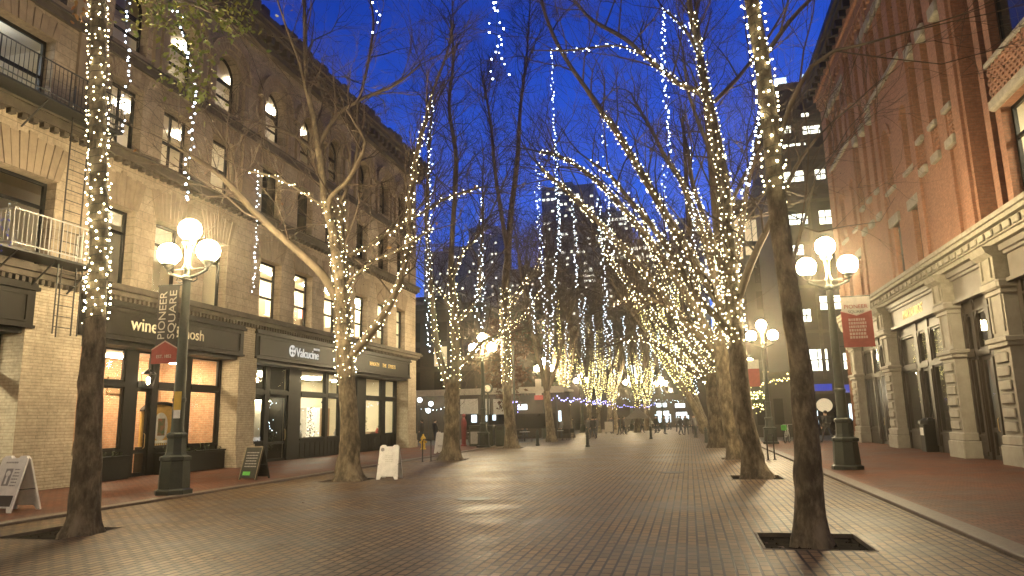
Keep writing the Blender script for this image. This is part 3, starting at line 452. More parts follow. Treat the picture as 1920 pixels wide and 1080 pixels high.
def room(parent, x0, x1, y0, y1, z0, z1, mat, lamps=(), lampmat=None, floor=None, open_x=None):
    """inside faces of a room that opens towards open_x"""
    m = MB(); far = x0 if open_x == x1 else x1
    m.quad((far,y0,z0),(far,y1,z0),(far,y1,z1),(far,y0,z1))
    m.quad((x0,y0,z0),(x1,y0,z0),(x1,y0,z1),(x0,y0,z1)); m.quad((x0,y1,z0),(x1,y1,z0),(x1,y1,z1),(x0,y1,z1))
    m.quad((x0,y0,z1),(x1,y0,z1),(x1,y1,z1),(x0,y1,z1))
    o = m.build('interior_wall', mat, parent)
    f = MB(); f.quad((x0,y0,z0),(x1,y0,z0),(x1,y1,z0),(x0,y1,z0)); f.build('interior_floor', floor or K['woodfloor'], parent)
    for (a, b, c, d) in lamps:
        l = MB(); l.box(a, b, c, d, z1-.12, z1-.05); l.build('ceiling_lamp', lampmat, parent)
    return o
def voussoirs(mb, x0, x1, y0, y1, z, h, n=9, splay=.38):
    """flat arch of splayed blocks over an opening"""
    for i in range(n):
        g = .012
        a, b = i/n, (i+1)/n
        ya, yb = y0+(y1-y0)*a, y0+(y1-y0)*b
        w = (y1-y0); c = (y0+y1)/2
        ta, tb = c+(ya-c)*(1+2*splay/w), c+(yb-c)*(1+2*splay/w)
        hh = h + (.16 if i == n//2 else (.05 if i % 2 else 0))
        mb.prism([(ya+g, z), (yb-g, z), (tb-g, z+hh), (ta+g, z+hh)], x0, x1 + rngx.uniform(-.012, .012))
rngx = random.Random(3)
def arch_ring(mb, x0, x1, yc, zc, r0, r1, n=17, gap=.015):
    for i in range(n):
        a, b = math.pi*i/n + gap/r1, math.pi*(i+1)/n - gap/r1
        mb.prism([(yc+r0*math.cos(a), zc+r0*math.sin(a)), (yc+r1*math.cos(a), zc+r1*math.sin(a)),
                  (yc+r1*math.cos(b), zc+r1*math.sin(b)), (yc+r0*math.cos(b), zc+r0*math.sin(b))], x0, x1 + rngx.uniform(-.01,.01))
def arch_fill(mb, x, inward, d, yc, zc, r, n=14):
    """spandrels that turn the square top of an opening (2r wide, springing at zc) into a half circle, with its soffit"""
    X = x + inward*d
    for s in (1, -1):
        for i in range(n//2):
            a, b = math.pi/2*i/(n//2), math.pi/2*(i+1)/(n//2)
            p, q = (yc+s*r*math.cos(a), zc+r*math.sin(a)), (yc+s*r*math.cos(b), zc+r*math.sin(b))
            k = (yc+s*r, zc+r)
            mb.add([(x,*p),(x,*q),(x,*k)], [(0,1,2)])
            mb.quad((x,*p),(X,*p),(X,*q),(x,*q))

# ------------------------------------------------------------------ left building: tan sandstone block
LB = empty('stone_building', (-17.2, 25, 0), 'tan sandstone building with arched top windows and dark painted shop fronts', 'building')
X, SX, Y0, Y1 = -17.2, -18.0, 5.0, 44.0
GX = X-.36
W2 = [(14.1,15.95),(17.72,19.0),(19.95,21.35),(22.55,23.9),(26.15,27.75),(28.9,30.5),(31.7,33.25),(35.1,36.65),(38.0,39.5),(40.8,42.2)]
W3 = [(13.6,15.45),(17.6,18.95),(19.95,21.45),(22.62,24.0),(26.0,27.5),(28.9,30.3),(31.6,33.0),(35.1,36.5),(38.0,39.4),(40.8,42.1)]
W4 = [(14.9,.8),(18.2,.75),(20.7,.7),(23.35,.72),(26.75,.72),(29.65,.7),(32.4,.7),(35.8,.7),(38.7,.7),(41.4,.65)]
ops = [(a,b,6.05,8.6) for a,b in W2] + [(a,b,10.45,12.75) for a,b in W3] + [(c-r,c+r,13.95,15.65+r) for c,r in W4]
m = MB(); wall_x(m, X, Y0, Y1, 5.7, 18.3, ops, .42, -1)
for c, r in W4: arch_fill(m, X, -1, .42, c, 15.65, r)
m.quad((X,Y1,0),(X-13,Y1,0),(X-13,Y1,18.3),(X,Y1,18.3)); m.quad((X,Y0,0),(X,Y0,18.3),(X-13,Y0,18.3),(X-13,Y0,0))
m.quad((X-13,Y0,0),(X-13,Y0,18.3),(X-13,Y1,18.3),(X-13,Y1,0))
m.build('wall', K['sand'], LB)
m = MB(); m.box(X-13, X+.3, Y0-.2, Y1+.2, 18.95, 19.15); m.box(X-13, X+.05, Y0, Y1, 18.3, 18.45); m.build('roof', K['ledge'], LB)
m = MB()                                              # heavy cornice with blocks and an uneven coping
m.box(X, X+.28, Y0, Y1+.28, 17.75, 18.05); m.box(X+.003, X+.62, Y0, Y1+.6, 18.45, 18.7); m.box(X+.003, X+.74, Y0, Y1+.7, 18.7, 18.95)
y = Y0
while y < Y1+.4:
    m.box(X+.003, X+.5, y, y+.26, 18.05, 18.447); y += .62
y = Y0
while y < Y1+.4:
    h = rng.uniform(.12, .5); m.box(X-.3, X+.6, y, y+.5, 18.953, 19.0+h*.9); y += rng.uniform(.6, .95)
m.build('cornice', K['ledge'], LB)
m = MB()                                              # string courses and sills
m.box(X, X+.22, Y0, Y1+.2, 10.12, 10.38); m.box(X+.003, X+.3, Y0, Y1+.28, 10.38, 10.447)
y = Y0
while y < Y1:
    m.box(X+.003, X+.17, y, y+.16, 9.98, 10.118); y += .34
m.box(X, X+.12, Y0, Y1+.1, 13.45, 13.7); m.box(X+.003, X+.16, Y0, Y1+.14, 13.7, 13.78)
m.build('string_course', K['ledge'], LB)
for c, r in W4: m = MB(); m.box(X-.3, X+.1, c-r-.1, c+r+.1, 13.8, 13.947); m.build('sill', K['sandtrim'], LB)
for a, b in W2: m = MB(); voussoirs(m, X-.05, X+.05, a-.05, b+.05, 8.605, 1.0, 9, .3); m.build('voussoir_arch', K['sandtrim'], LB)
for a, b in W3: m = MB(); voussoirs(m, X-.05, X+.045, a-.05, b+.05, 12.755, .55, 9, .15); m.build('voussoir_arch', K['sandtrim'], LB)
for c, r in W4:
    m = MB(); arch_ring(m, X-.05, X+.1, c, 15.65, r+.01, r+.2, 13, .006); arch_ring(m, X-.05, X+.17, c, 15.65, r+.21, r+.46, 17); arch_ring(m, X-.05, X+.24, c, 15.65, r+.47, r+.68, 21, .006); m.build('arch_moulding', K['sandtrim'], LB)
for y in (16.75, 25.0, 34.15, 43.25): m = MB(); m.box(X, X+.1, y-.55, y+.55, 10.45, 13.44); m.build('pilaster', K['sandtrim'], LB)
for c, r in W4:
    for s in (-1, 1): m = MB(); m.box(X, X+.13, c+s*(r+.35)-.12, c+s*(r+.35)+.12, 13.79, 15.6); m.build('pilaster', K['sandtrim'], LB)
LITP = K['glass']
for i, (a, b) in enumerate(W2):
    lit = i >= 4
    sash(LB, GX, a+.02, b-.02, 6.07, 8.58, ybars=(), zbars=(7.05, 7.85) if lit else (7.85,), w=.09, d=.09, pane=K['glass'])
for i, (a, b) in enumerate(W3):
    sash(LB, GX, a+.02, b-.02, 10.47, 12.73, ybars=((a+b)/2,) if i in (1, 2) else (), zbars=(11.6,), w=.09, d=.09, pane=K['glass'] if i < 4 else K['dglass'])
for i, (c, r) in enumerate(W4):
    m = MB(); w = .07
    m.box(GX-.04, GX+.04, c-r, c-r+w, 13.96, 15.65); m.box(GX-.04, GX+.04, c+r-w, c+r, 13.96, 15.65)
    m.box(GX-.037, GX+.037, c-r+w, c+r-w, 13.96, 14.03); m.box(GX-.05, GX+.05, c-r+w, c+r-w, 15.3, 15.42); m.box(GX-.034, GX+.034, c-r+w, c+r-w, 14.65, 14.72)
    for k in range(12):
        t0, t1 = math.pi*k/12, math.pi*(k+1)/12
        m.prism([(c+q*math.cos(t), 15.65+q*math.sin(t)) for q, t in ((r-w,t0),(r,t0),(r,t1),(r-w,t1))], GX-.04, GX+.04)
    o = m.build('arched_window', K['dframe'], LB)
    p = MB(); p.add([(GX, c-r+.02, 13.97), (GX, c+r-.02, 13.97)] + [(GX, c+(r-.02)*math.cos(math.pi*k/14), 15.65+(r-.02)*math.sin(math.pi*k/14)) for k in range(15)], [tuple(range(17))])
    p.build('pane', K['glass'], o)
# rooms behind the windows
IX = X-.46
room(LB, -21.5, IX, 26.0, 42.4, 5.95, 9.3, K['cream'], [(-20.4,-19.9,y-.9,y+.9) for y in (27.2, 29.9, 32.6, 36, 38.9, 41.4)], K['ceilw'], open_x=IX)
m = MB()
for y, h, z in ((26.3,.7,8.0),(29.3,.5,7.6),(36.0,.6,7.4)): m.box(-20.9,-20.5,y,y+1.0,z,z+h)
m.build('wall_panel', K['redpaint'], LB)
m = MB()
for y in (26.6, 28.9, 31.9, 35.2, 38.4, 41.0):
    m.box(-19.2,-18.6,y,y+1.0,5.96,6.55+rng.uniform(0,.5)); m.box(-21.45,-21.2,y-.2,y+.9,6.9,7.9+rng.uniform(0,.8))
m.build('office_furniture', K['sandtrim'], LB)
room(LB, -20.5, IX, 13.9, 24.2, 5.95, 9.3, K['cream'], [(-19.9,-19.6,19.2,20.6)], K['ceildim'], open_x=IX)
m = MB()
for (a, b), z in ((W2[2], 7.3), (W2[3], 7.75), (W2[1], 8.1)): m.box(GX-.1, GX-.09, a+.1, b-.1, z, 8.5)
m.build('roller_blind', K['white'], LB)
room(LB, -20.5, IX, 12.5, 16.4, 10.44, 13.2, K['cream'], (), None, open_x=IX)
m = MB(); m.box(-19.0,-18.85, 13.0, 14.6, 12.5, 12.56); m.build('fluorescent_lamp', K['tube'], LB)
room(LB, -20.5, IX, 17.3, 24.5, 10.44, 13.2, K['cream'], [(-19.4,-18.9,19.9,21.2),(-19.4,-18.9,22.8,23.8)], K['ceildim'], open_x=IX)
room(LB, -20.5, IX, 12.5, 42.3, 13.82, 17.2, K['cream'], [(-19.6,-19.2,y,y+1) for y in (22.9,26.3,29.2,31.9)], K['ceildim'], open_x=IX)
m = MB(); m.box(-21.6,-21.55, 24.9, 42.4, 10.4, 13.3); m.build('backing_wall', K['dframe'], LB)

# ground floor: piers, sign bands, shop fronts
PIERS = [(5.0,7.2),(15.37,17.24),(24.9,26.1),(42.66,44.0)]
for a, b in PIERS:
    m = MB()
    m.box(SX-.2, X+.06, a, b, .9, 5.69); m.box(SX-.2, X+.16, a-.06, b+.06, 0, .5); m.box(SX-.2, X+.11, a-.03, b+.03, .5, .9)
    m.build('pier', K['sandbrick'], LB)
m = MB()
m.box(X-.6, X+.26, Y0, Y1+.2, 5.69, 5.84); m.box(X-.6, X+.4, Y0, Y1+.32, 5.84, 5.95); m.box(X-.3, X+.33, Y0, Y1+.28, 5.95, 6.047)
y = Y0
while y < Y1: m.box(X+.06, X+.2, y, y+.1, 5.56, 5.688); y += .2
m.build('ledge', K['ledge'], LB)
BANDS = [(7.2,15.37),(17.24,24.9),(26.1,42.66)]
for a, b in BANDS:
    m = MB()
    m.box(SX, X+.1, a+.0, b-.0, 4.42, 5.4) if False else m.box(SX, X+.1, a-.18, b+.18, 4.42, 5.36)
    m.box(SX, X+.2, a-.24, b+.24, 5.36, 5.46); m.box(SX, X+.15, a-.2, b+.2, 5.46, 5.555)
    m.box(SX, X+.16, a-.2, b+.2, 4.34, 4.42)
    for s, e in ([(a, b)] if b-a < 10 else [(a, a+8.3), (a+8.6, b)]):       # raised panel moulding
        for (p, q, z0, z1) in ((s+.05,e-.05,4.5,4.55),(s+.05,e-.05,5.22,5.27),(s+.05,s+.1,4.55,5.22),(e-.1,e-.05,4.55,5.22)): m.box(X+.1, X+.135, p, q, z0, z1)
    m.build('sign_band', K['fascia'], LB)
    m = MB(); m.box(SX-.1, X-.05, a, b, 4.2, 4.338); m.build('soffit', K['dframe'], LB)
text('wine', K['creamletter'], LB, east(X+.11, 19.05, 4.72), .62, .015)
text('& nosh', K['creamletter'], LB, east(X+.11, 21.05, 4.70), .56, .015)
text('Valcucine', K['wletter'], LB, east(X+.11, 29.05, 4.66), .58, .015, spacing=.93)
text('SEATTLE', K['wletter'], LB, east(X+.11, 30.6, 5.08), .13, .01, spacing=1.25)
m = MB(); n = 20                                       # round emblem: disc with a crossed pattern cut in it
m.prism([(28.72+.26*math.cos(2*math.pi*k/n), 4.88+.26*math.sin(2*math.pi*k/n)) for k in range(n)], X+.1, X+.125)
o = m.build('emblem', K['wletter'], LB)
m = MB()
for a in (45, 135, 225, 315):
    c, s = math.cos(R(a)), math.sin(R(a))
    m.prism([(28.72+c*.07-s*.04, 4.88+s*.07+c*.04), (28.72+c*.2-s*.06, 4.88+s*.2+c*.06), (28.72+c*.2+s*.06, 4.88+s*.2-c*.06), (28.72+c*.07+s*.04, 4.88+s*.07-c*.04)], X+.125, X+.13)
m.build('emblem_mark', K['fascia'], o)
for wd, yy in (('BENEATH', 36.8), ('THE', 38.55), ('STREETS', 39.35)): text(wd, K['gold'], LB, east(X+.11, yy, 4.80), .30, .012, sx=.98)

def shopfront(y0, y1, cols, zt, sill, x=SX):
    """cols: (y0, y1, kind) ; posts fill what lies between; kind w = window over a bulkhead, d = door"""
    m = MB(); cur = y0
    for a, b, k in cols:
        if a > cur: m.box(x-.09, x+.09, cur, a, 0, 4.2)
        cur = b
    if cur < y1: m.box(x-.09, x+.09, cur, y1, 0, 4.2)
    for a, b, k in cols:
        if k == 'w':
            m.box(x-.06, x+.06, a, b, 0, sill)
            n = max(1, round((b-a)/.45))
            for i in range(n): m.box(x+.06, x+.085, a+(b-a)*i/n+.05, a+(b-a)*(i+1)/n-.05, .12, sill-.12)
            m.box(x-.1, x+.14, a-.02, b+.02, sill, sill+.07)
        m.box(x-.1, x+.12, a-.01, b+.01, zt-.09, zt+.09)
    m.build('shop_front', K['dframe'] if y0 > 26 else K['dframe'], LB)
    for a, b, k in cols:
        if k == 'w': sash(LB, x, a, b, sill+.07, zt-.09, w=.05)
        else:
            o = sash(LB, x-.02, a, b, .05, zt-.09, zbars=(.85,), w=.12); o.name = 'shop_door'
            h = MB(); h.tube([(x+.05, b-.2, .95), (x+.1, b-.2, 1.0), (x+.1, b-.2, 1.4), (x+.05, b-.2, 1.45)], .012, 6); h.build('door_handle', K['brass'], o)
        sash(LB, x, a, b, zt+.09, 4.2, w=.06)
shopfront(7.2, 15.37, [(8.0,10.2,'w'),(10.5,12.7,'w'),(13.0,15.25,'w')], 3.1, .85)
shopfront(17.24, 24.9, [(17.45,18.75,'w'),(19.0,19.9,'w'),(20.45,21.15,'d'),(21.45,22.6,'w'),(23.15,24.8,'w')], 3.05, .9)
shopfront(26.1, 42.66, [(26.25,28.0,'w'),(28.35,29.9,'d'),(31.0,33.4,'w'),(33.7,34.9,'w'),(35.5,37.0,'w'),(38.15,40.3,'w'),(40.9,42.4,'w')], 3.05, .9)
# shop interiors
RX = SX-.12
room(LB, -22, RX, 7.3, 15.3, .06, 4.19, K['cream'], [(-20,-19.5,9,10.5),(-20,-19.5,12.5,14)], K['ceilw'], open_x=RX)
room(LB, -20.6, RX, 17.3, 24.85, .06, 4.19, K['obrick'], [(-19.5,-19.2,18,19.2),(-19.5,-19.2,20.6,21.8),(-19.5,-19.2,23,24.2)], K['ceil'], open_x=RX)
room(LB, -22.5, RX, 29.95, 42.6, .06, 4.19, K['cream'], [(-20.5,-20,31.3,32.7),(-20.5,-20,35.3,36.7),(-20.5,-20,39,40.4)], K['ceilw'], open_x=RX)
room(LB, -21.0, RX, 26.15, 29.85, .06, 4.19, K['fascia'], (), None, open_x=RX)
m = MB(); m.quad((-18.9,28.3,.06),(-18.9,29.8,.06),(-18.9,29.8,2.75),(-18.9,28.3,2.75)); m.build('lit_inner_screen', K['cream'], LB)
m = MB(); m.box(-18.75,-18.7, 28.4, 29.7, 2.7, 2.74); m.build('strip_lamp', K['ceilw'], LB)
# wine shop: arched niche with an oval plaque, row of glasses, lantern, pictures
m = MB(); m.box(-18.8,-18.72, 21.7, 23.5, .98, 2.2); m.prism([(22.6+.9*math.cos(math.pi*k/16), 2.2+.25*math.sin(math.pi*k/16)) for k in range(17)], -18.8, -18.72)
m.build('niche_panel', M_plain('ochre_panel', (.72,.45,.13), .7), LB)
m = MB()
for k in range(16):
    a, b = math.pi*k/16, math.pi*(k+1)/16
    m.prism([(22.6+q*.9*math.cos(t), 2.2+(.25*q+.08*(q>1))*math.sin(t)) for q, t in ((1,a),(1.08,a),(1.08,b),(1,b))], -18.78, -18.6)
m.build('niche_arch', K['fascia'], LB)
m = MB(); m.prism([(22.62+.34*math.cos(2*math.pi*k/24), 1.66+.5*math.sin(2*math.pi*k/24)) for k in range(24)], -18.72, -18.66); o = m.build('oval_plaque', K['white'], LB)
m = MB(); m.box(-18.66,-18.65, 22.44, 22.80, 1.34, 1.95); m.build('plaque_picture', M_noise('plaque_paint', (.1,.2,.1), (.5,.2,.12), 5, .6, 0), o)
m = MB()
for k in range(14): m.lathe([(.03,0),(.008,.02),(.008,.08),(.045,.13),(.04,.2)], 8, (-18.45, 21.75+k*.1, .98))
m.build('wine_glasses', K['white'], LB)['kind'] = 'stuff'
m = MB(); m.box(-18.75,-18.3, 21.5, 22.8, .06, .975); m.build('counter', K['fascia'], LB)
L = MB(); c = (-17.75, 20.75, 3.0)
for s, t in ((1,1),(1,-1),(-1,1),(-1,-1)): L.tube([(c[0]+s*.11,c[1]+t*.11,c[2]), (c[0]+s*.16,c[1]+t*.16,c[2]+.42)], .012, 5)
L.box(c[0]-.13,c[0]+.13,c[1]-.13,c[1]+.13,c[2]-.04,c[2]); L.lathe([(.24,0),(.2,.06),(.06,.16),(.03,.2),(.02,.55)], 8, (c[0],c[1],c[2]+.42), R(45))
lan = L.build('lantern', K['iron'], LB)
m = MB(); m.lathe([(.02,0),(.06,.06),(.06,.22),(.02,.28)], 10, (c[0],c[1],c[2]+.06)); m.build('lantern_bulb', M_emit('lantern_glow', (1,.85,.6), 14), lan)
for y, z, h, w in ((23.9,1.9,.5,.3),(24.4,1.3,.35,.25),(21.3,1.6,.4,.2)):
    m = MB(); m.box(-20.59,-20.53,y,y+w,z,z+h); m.build('wall_picture', K['greyprint'], LB)
m = MB()
for y0_, z0_ in ((18.0,.9),(18.0,1.35),(18.0,1.8),(18.0,2.25)): m.box(-20.5,-20.2,17.9,19.6,z0_-.03,z0_)
m.box(-20.5,-20.2,17.85,17.9,.06,2.6); m.box(-20.5,-20.2,19.6,19.65,.06,2.6); sh = m.build('bottle_shelf', K['fascia'], LB)
m = MB()
for z0_ in (.9,1.35,1.8):
    for k in range(15): m.lathe([(.036,0),(.038,.2),(.013,.26),(.013,.32)], 7, (-20.32, 18.0+k*.105, z0_))
m.build('bottles', M_noise('bottle_glass', (.03,.06,.02), (.12,.03,.02), 8, .2, 0), sh)['kind'] = 'stuff'
for k, (y, x) in enumerate(((23.9,-19.3),(18.6,-19.2))):
    m = MB(); m.lathe([(.38,.7),(.38,.74)], 14, (x,y,.06)); m.lathe([(.22,0),(.03,.05),(.03,.7)], 10, (x,y,.06)); m.build('tasting_table', K['woodfloor'], LB)
# kitchen shop: white shelves, plants with tiny lights, red runner, screens
m = MB()
for y in (31.2, 34.0, 38.6): m.box(-22.4,-21.9,y,y+1.6,.1,2.6)
m.box(-19.6,-18.8, 31.4, 33.2, .06, .95); m.box(-19.6,-18.8, 38.5, 40.0, .06, .95); m.box(-20.8,-20.7,33.0,33.8,.1,3.6)
m.build('cabinet', K['white'], LB)
m = MB(); m.box(-19.62,-18.78, 31.8, 32.5, .953, .97); m.box(-18.79,-18.77,31.8,32.5,.5,.953); m.build('red_runner', K['redpaint'], LB)
for (a, b, c, e, z0, z1) in ((-22.45,-22.3,35.2,37.4,.1,3.0),(-22.45,-22.3,40.4,42.2,.1,2.6),(-21.0,-20.6,31.0,31.5,.1,3.4),(-19.7,-19.2,36.0,36.6,.06,.9),(-19.5,-19.0,41.2,42.0,.06,1.1)):
    m = MB(); m.bev(a,b,c,e,z0,z1,.02)
    for k in range(3): m.box(b, b+.02, c+.08, e-.08, z0+.1+k*(z1-z0)/3, z0+(k+1)*(z1-z0)/3-.05)
    m.build('oak_cabinet', K['woodpanel'], LB)
for y in (32.2, 35.9, 39.4):
    m = MB(); m.tube([(-19.3,y,4.19),(-19.3,y,3.0)], .012, 4); m.lathe([(.03,.28),(.1,.2),(.2,.02),(.19,0)], 14, (-19.3,y,2.75)); m.build('pendant_shade', K['iron'], LB)
for y in (31.7, 32.5, 36.2, 39.0, 41.6):
    m = MB(); m.lathe([(.05,0),(.1,.1),(.11,.2),(.04,.32),(.06,.38)], 12, (-18.75,y,.95)); m.build('vase', K['redpaint'] if y > 38 else K['greyprint'], LB)
for y, z, h, w in ((17.8,1.5,.8,.6),(22.0,2.9,.6,.8),(24.2,2.6,.5,.45)):
    m = MB(); m.box(-20.59,-20.52,y,y+w,z,z+h); m.build('wall_picture', K['woodpanel'], LB)
def sprig(mb, c, h, n, spread, r=random.Random(5), s=.06):
    for k in range(n):
        a = r.uniform(0, 6.28); d = r.uniform(0, spread)*(1-.6*k/n); p = Vector((c[0]+d*math.cos(a), c[1]+d*math.sin(a), c[2]+h*k/n))
        u = Vector((r.gauss(0,1), r.gauss(0,1), r.gauss(0,1))).normalized()*s; w = u.cross(Vector((r.gauss(0,1), r.gauss(0,1), 1))).normalized()*s*.5
        mb.quad(tuple(p-u), tuple(p+w), tuple(p+u), tuple(p-w))
for (y, z, h) in ((31.6,.97,1.5),(32.9,.97,1.6),(39.2,.97,1.2),(28.9,.9,1.0),(29.4,.6,.9),(36.2,.95,1.2),(41.6,.95,1.0)):
    m = MB(); sprig(m, (-18.45 if y > 30 else -18.4, y, z-.1), h, 90, .35); m.build('houseplant', K['dleaf'], LB)
m = MB()
for k in range(60): m.octa((-18.4+rng.uniform(-.2,.2), rng.choice((28.9,29.3,31.5,33.0))+rng.gauss(0,.22), rng.uniform(1.0,2.7)), .018)
m.build('window_sparkle_lights', K['bulbcf'], LB)['kind'] = 'stuff'
text('VALCUCINE', K['wletter'], LB, east(SX+.09, 26.5, .98), .22, .004, spacing=1.1)
for a, b in ((17.45,19.9),(21.45,24.8)):               # planters under the wine shop windows
    pl = empty('planter_box', (-17.72, (a+b)/2, .05), 'long dark planter trough under the %s wine shop windows' % ('left hand' if a < 20 else 'right hand'), 'planter', 'planters under the wine shop windows')
    m = MB(); m.bev(-17.9,-17.5,a,b,.05,.72,.015); m.box(-17.92,-17.47,a-.02,b+.02,.72,.77); m.build('trough', K['dframe'], pl)
    m = MB(); r = random.Random(int(a*10))
    for k in range(int((b-a)*9)): sprig(m, (-17.7+r.uniform(-.12,.12), r.uniform(a+.1,b-.1), .75), r.uniform(.1,.3), 7, .07, r, .05)
    m.build('plants', K['dleaf'], pl)['kind'] = 'stuff'

# fire escape
FE = empty('fire_escape', (-16.6, 14.5, 6.0), 'grey and black iron fire escape balconies hung on the stone building', 'fire escape')
def balcony(z, y0, y1, mat, dep=.95, nm='balcony', rail0=None):
    m = MB(); x0, x1 = X+.08, X+dep
    m.box(x0, x1, y0, y1, z-.06, z); b = m.build(nm, K['iron'], FE); y0 = rail0 or y0
    m = MB()
    for (pa, pb) in (((x1,y0),(x1,y1)), ((x0,y0),(x1,y0)), ((x0,y1),(x1,y1))):
        for zz in (z+.12, z+1.0): m.tube([(*pa,zz),(*pb,zz)], .022, 5)
        L = math.dist(pa, pb); n = max(2, int(L/.13))
        for k in range(n+1):
            t = k/n; q = (pa[0]+(pb[0]-pa[0])*t, pa[1]+(pb[1]-pa[1])*t); m.tube([(*q,z),(*q,z+1.0)], .011 if k % 8 else .024, 4)
    m.build('railing', mat, b)
    for y in (y0+.2, (y0+y1)/2, y1-.2): m = MB(); m.tube([(x1-.05,y,z-.06),(x0,y,z-.75)], .025, 5); m.build('bracket', K['iron'], b)
balcony(6.2, 12.2, 16.75, K['greyrail'], rail0=13.95); balcony(10.5, 12.0, 17.2, K['iron'])
m = MB()
for y in (15.75, 16.35): m.tube([(X+.55,y,4.2),(X+.55,y,11.4)], .02, 5)
for k in range(22): m.tube([(X+.55,15.75,4.4+k*.3),(X+.55,16.35,4.4+k*.3)], .012, 4)
m.tube([(X+.5,15.9,6.1),(X+.3,16.1,4.15)], .02, 5); m.tube([(X+.5,16.6,6.1),(X+.3,16.8,4.25)], .02, 5)
m.build('ladder', K['iron'], FE)
m = MB()
for k in range(26): m.octa((X+.99, 13.0+rng.uniform(0,.9), 6.5+rng.uniform(-.5,.4)), .022)
m.build('blue_tree_light', K['litblue'], LB)
# ------------------------------------------------------------------ right building: red brick with cast stone shop level
RB = empty('brick_building', (9.1, 30, 0), 'tall red brick building with pale stone columns along its shop level', 'building')
X, Y0, Y1 = 9.1, 12.0, 45.0
SX = 9.58
slots = []
SL = [(24.98,25.72),(26.5,27.2),(27.95,28.62)]
SL2 = [(34.3,34.95),(35.75,36.4),(37.2,37.85)]
for a, b in SL + SL2:
    slots += [(a,b,11.75,15.0,.62),(a,b,15.45,20.0,.62),(a,b,10.62,11.55,.06)]
slots += [(25.0,25.7,7.2,10.3,.1)]
slots += [(22.78,24.02,7.2,20.0,.72),(22.05,22.42,7.2,20.0,.6)]
WINB = [(18.3,21.7,7.35,10.05),(18.3,21.7,11.55,16.4)]
WINF = [(29.35,30.3,7.15,9.5),(32.05,33.05,7.15,9.5),(38.7,39.6,7.15,9.5),(41.4,42.3,7.15,9.5)]
WINA = [(29.85,.45),(32.55,.45),(39.15,.45),(41.85,.45)]
for y in (29.6, 31.05, 32.5, 33.9): slots.append((y,y+.75,15.85,18.9,.4))
for y in (38.6, 40.0, 41.4, 42.8): slots.append((y,y+.75,15.85,18.9,.4))
ops = [s for s in slots] + WINB + WINF + [(c-r,c+r,11.1,13.3+r) for c,r in WINA]
m = MB(); wall_x(m, X, Y0, Y1, 6.9, 21.2, ops, .38, 1)
for c, r in WINA: arch_fill(m, X, 1, .38, c, 13.3, r)
m.quad((X,Y1,0),(X,Y1,21.2),(X+14,Y1,21.2),(X+14,Y1,0)); m.quad((X,Y0,0),(X+14,Y0,0),(X+14,Y0,21.2),(X,Y0,21.2))
m.quad((X+14,Y0,0),(X+14,Y1,0),(X+14,Y1,21.2),(X+14,Y0,21.2))
m.build('wall', K['redbrick'], RB)
m = MB(); m.box(X-.3, X+14, Y0-.1, Y1+.2, 21.2, 21.35); m.build('roof', K['ledge'], RB)
m = MB()                                              # raised brick ribs, arch rings and corbel table
for c, r in WINA: arch_ring(m, X+.02, X-.06, c, 13.3, r+.01, r+.3, 13, .006)
for y in (24.5, 28.98, 33.75, 38.3, 43.6): m.box(X-.1, X, y-.28, y+.28, 7.12, 20.0)
m.box(X-.16, X, Y0, Y1+.16, 20.3, 20.8); m.box(X-.3, X+.003, Y0, Y1+.3, 20.8, 21.197)
y = Y0
while y < Y1:
    m.box(X-.13, X, y, y+.22, 19.95, 20.297); y += .5
for a, b in SL + SL2:
    for i in range(3):
        for j in range(6): m.box(X+.06, X+.015, a+.08+i*.2, a+.2+i*.2, 10.68+j*.15, 10.76+j*.15)
m.build('brick_ribs', K['redbrick'], RB)
m = MB()                                              # overhanging eaves
m.box(X-.75, X+.2, Y0, Y1+.7, 21.35, 21.6); m.box(X-.9, X+.2, Y0, Y1+.85, 21.6, 21.95)
y = Y0
while y < Y1+.3: m.box(X-.62, X-.3, y, y+.25, 21.0, 21.348); y += .9
m.build('cornice', K['fascia'], RB)
def stone(n, *a):
    m = MB(); m.bev(*a); m.build(n, K['buff'], RB)
for a, b in SL + SL2:
    stone('stone_block', X-.14, X+.07, a-.02, b+.02, 10.3, 10.62, .03); stone('stone_block', X-.12, X+.3, a-.02, b+.02, 11.55, 11.76, .03); stone('stone_block', X-.14, X+.3, a-.02, b+.02, 14.98, 15.47, .05)
for a, b, c, d in WINF: stone('lintel', X-.11, X+.3, a-.22, b+.22, 9.5, 9.92, .02)
for c, r in WINA: stone('sill', X-.12, X+.3, c-r-.22, c+r+.22, 10.93, 11.1, .02)
for a, b in ((29.3,34.9),(38.4,43.7)):
    stone('sill', X-.13, X+.3, a, b, 15.62, 15.84, .02)
    y = a
    while y < b-.4: stone('stone_block', X-.14, X+.05, y, y+.62, 18.9, 19.4, .06); y += .72
stone('lintel', X-.16, X+.3, 18.0, 22.08, 10.07, 10.4, .05); stone('sill', X-.12, X+.3, 18.0, 22.1, 11.4, 11.56, .02)
m = MB()                                              # pierced brick spandrel panel
m.box(X+.05, X+.1, 18.0, 22.04, 10.4, 11.4)
for j in range(7):
    m.box(X-.07, X+.05, 18.0, 22.04, 10.4+j*.143, 10.4+j*.143+.07)
    for i in range(17): m.box(X-.065, X+.05, 18.02+i*.24+(j%2)*.12, 18.02+i*.24+(j%2)*.12+.12, 10.47+j*.143, 10.47+j*.143+.073)
m.build('lattice_panel', K['redbrick'], RB)
sash(RB, X+.3, 18.35, 21.68, 7.37, 10.03, ybars=(19.5,20.6), zbars=(9.1,), w=.1, d=.1)
sash(RB, X+.3, 18.35, 21.68, 11.57, 16.38, ybars=(20.0,), zbars=(14.0,), w=.1, d=.1, pane=K['dglass'])
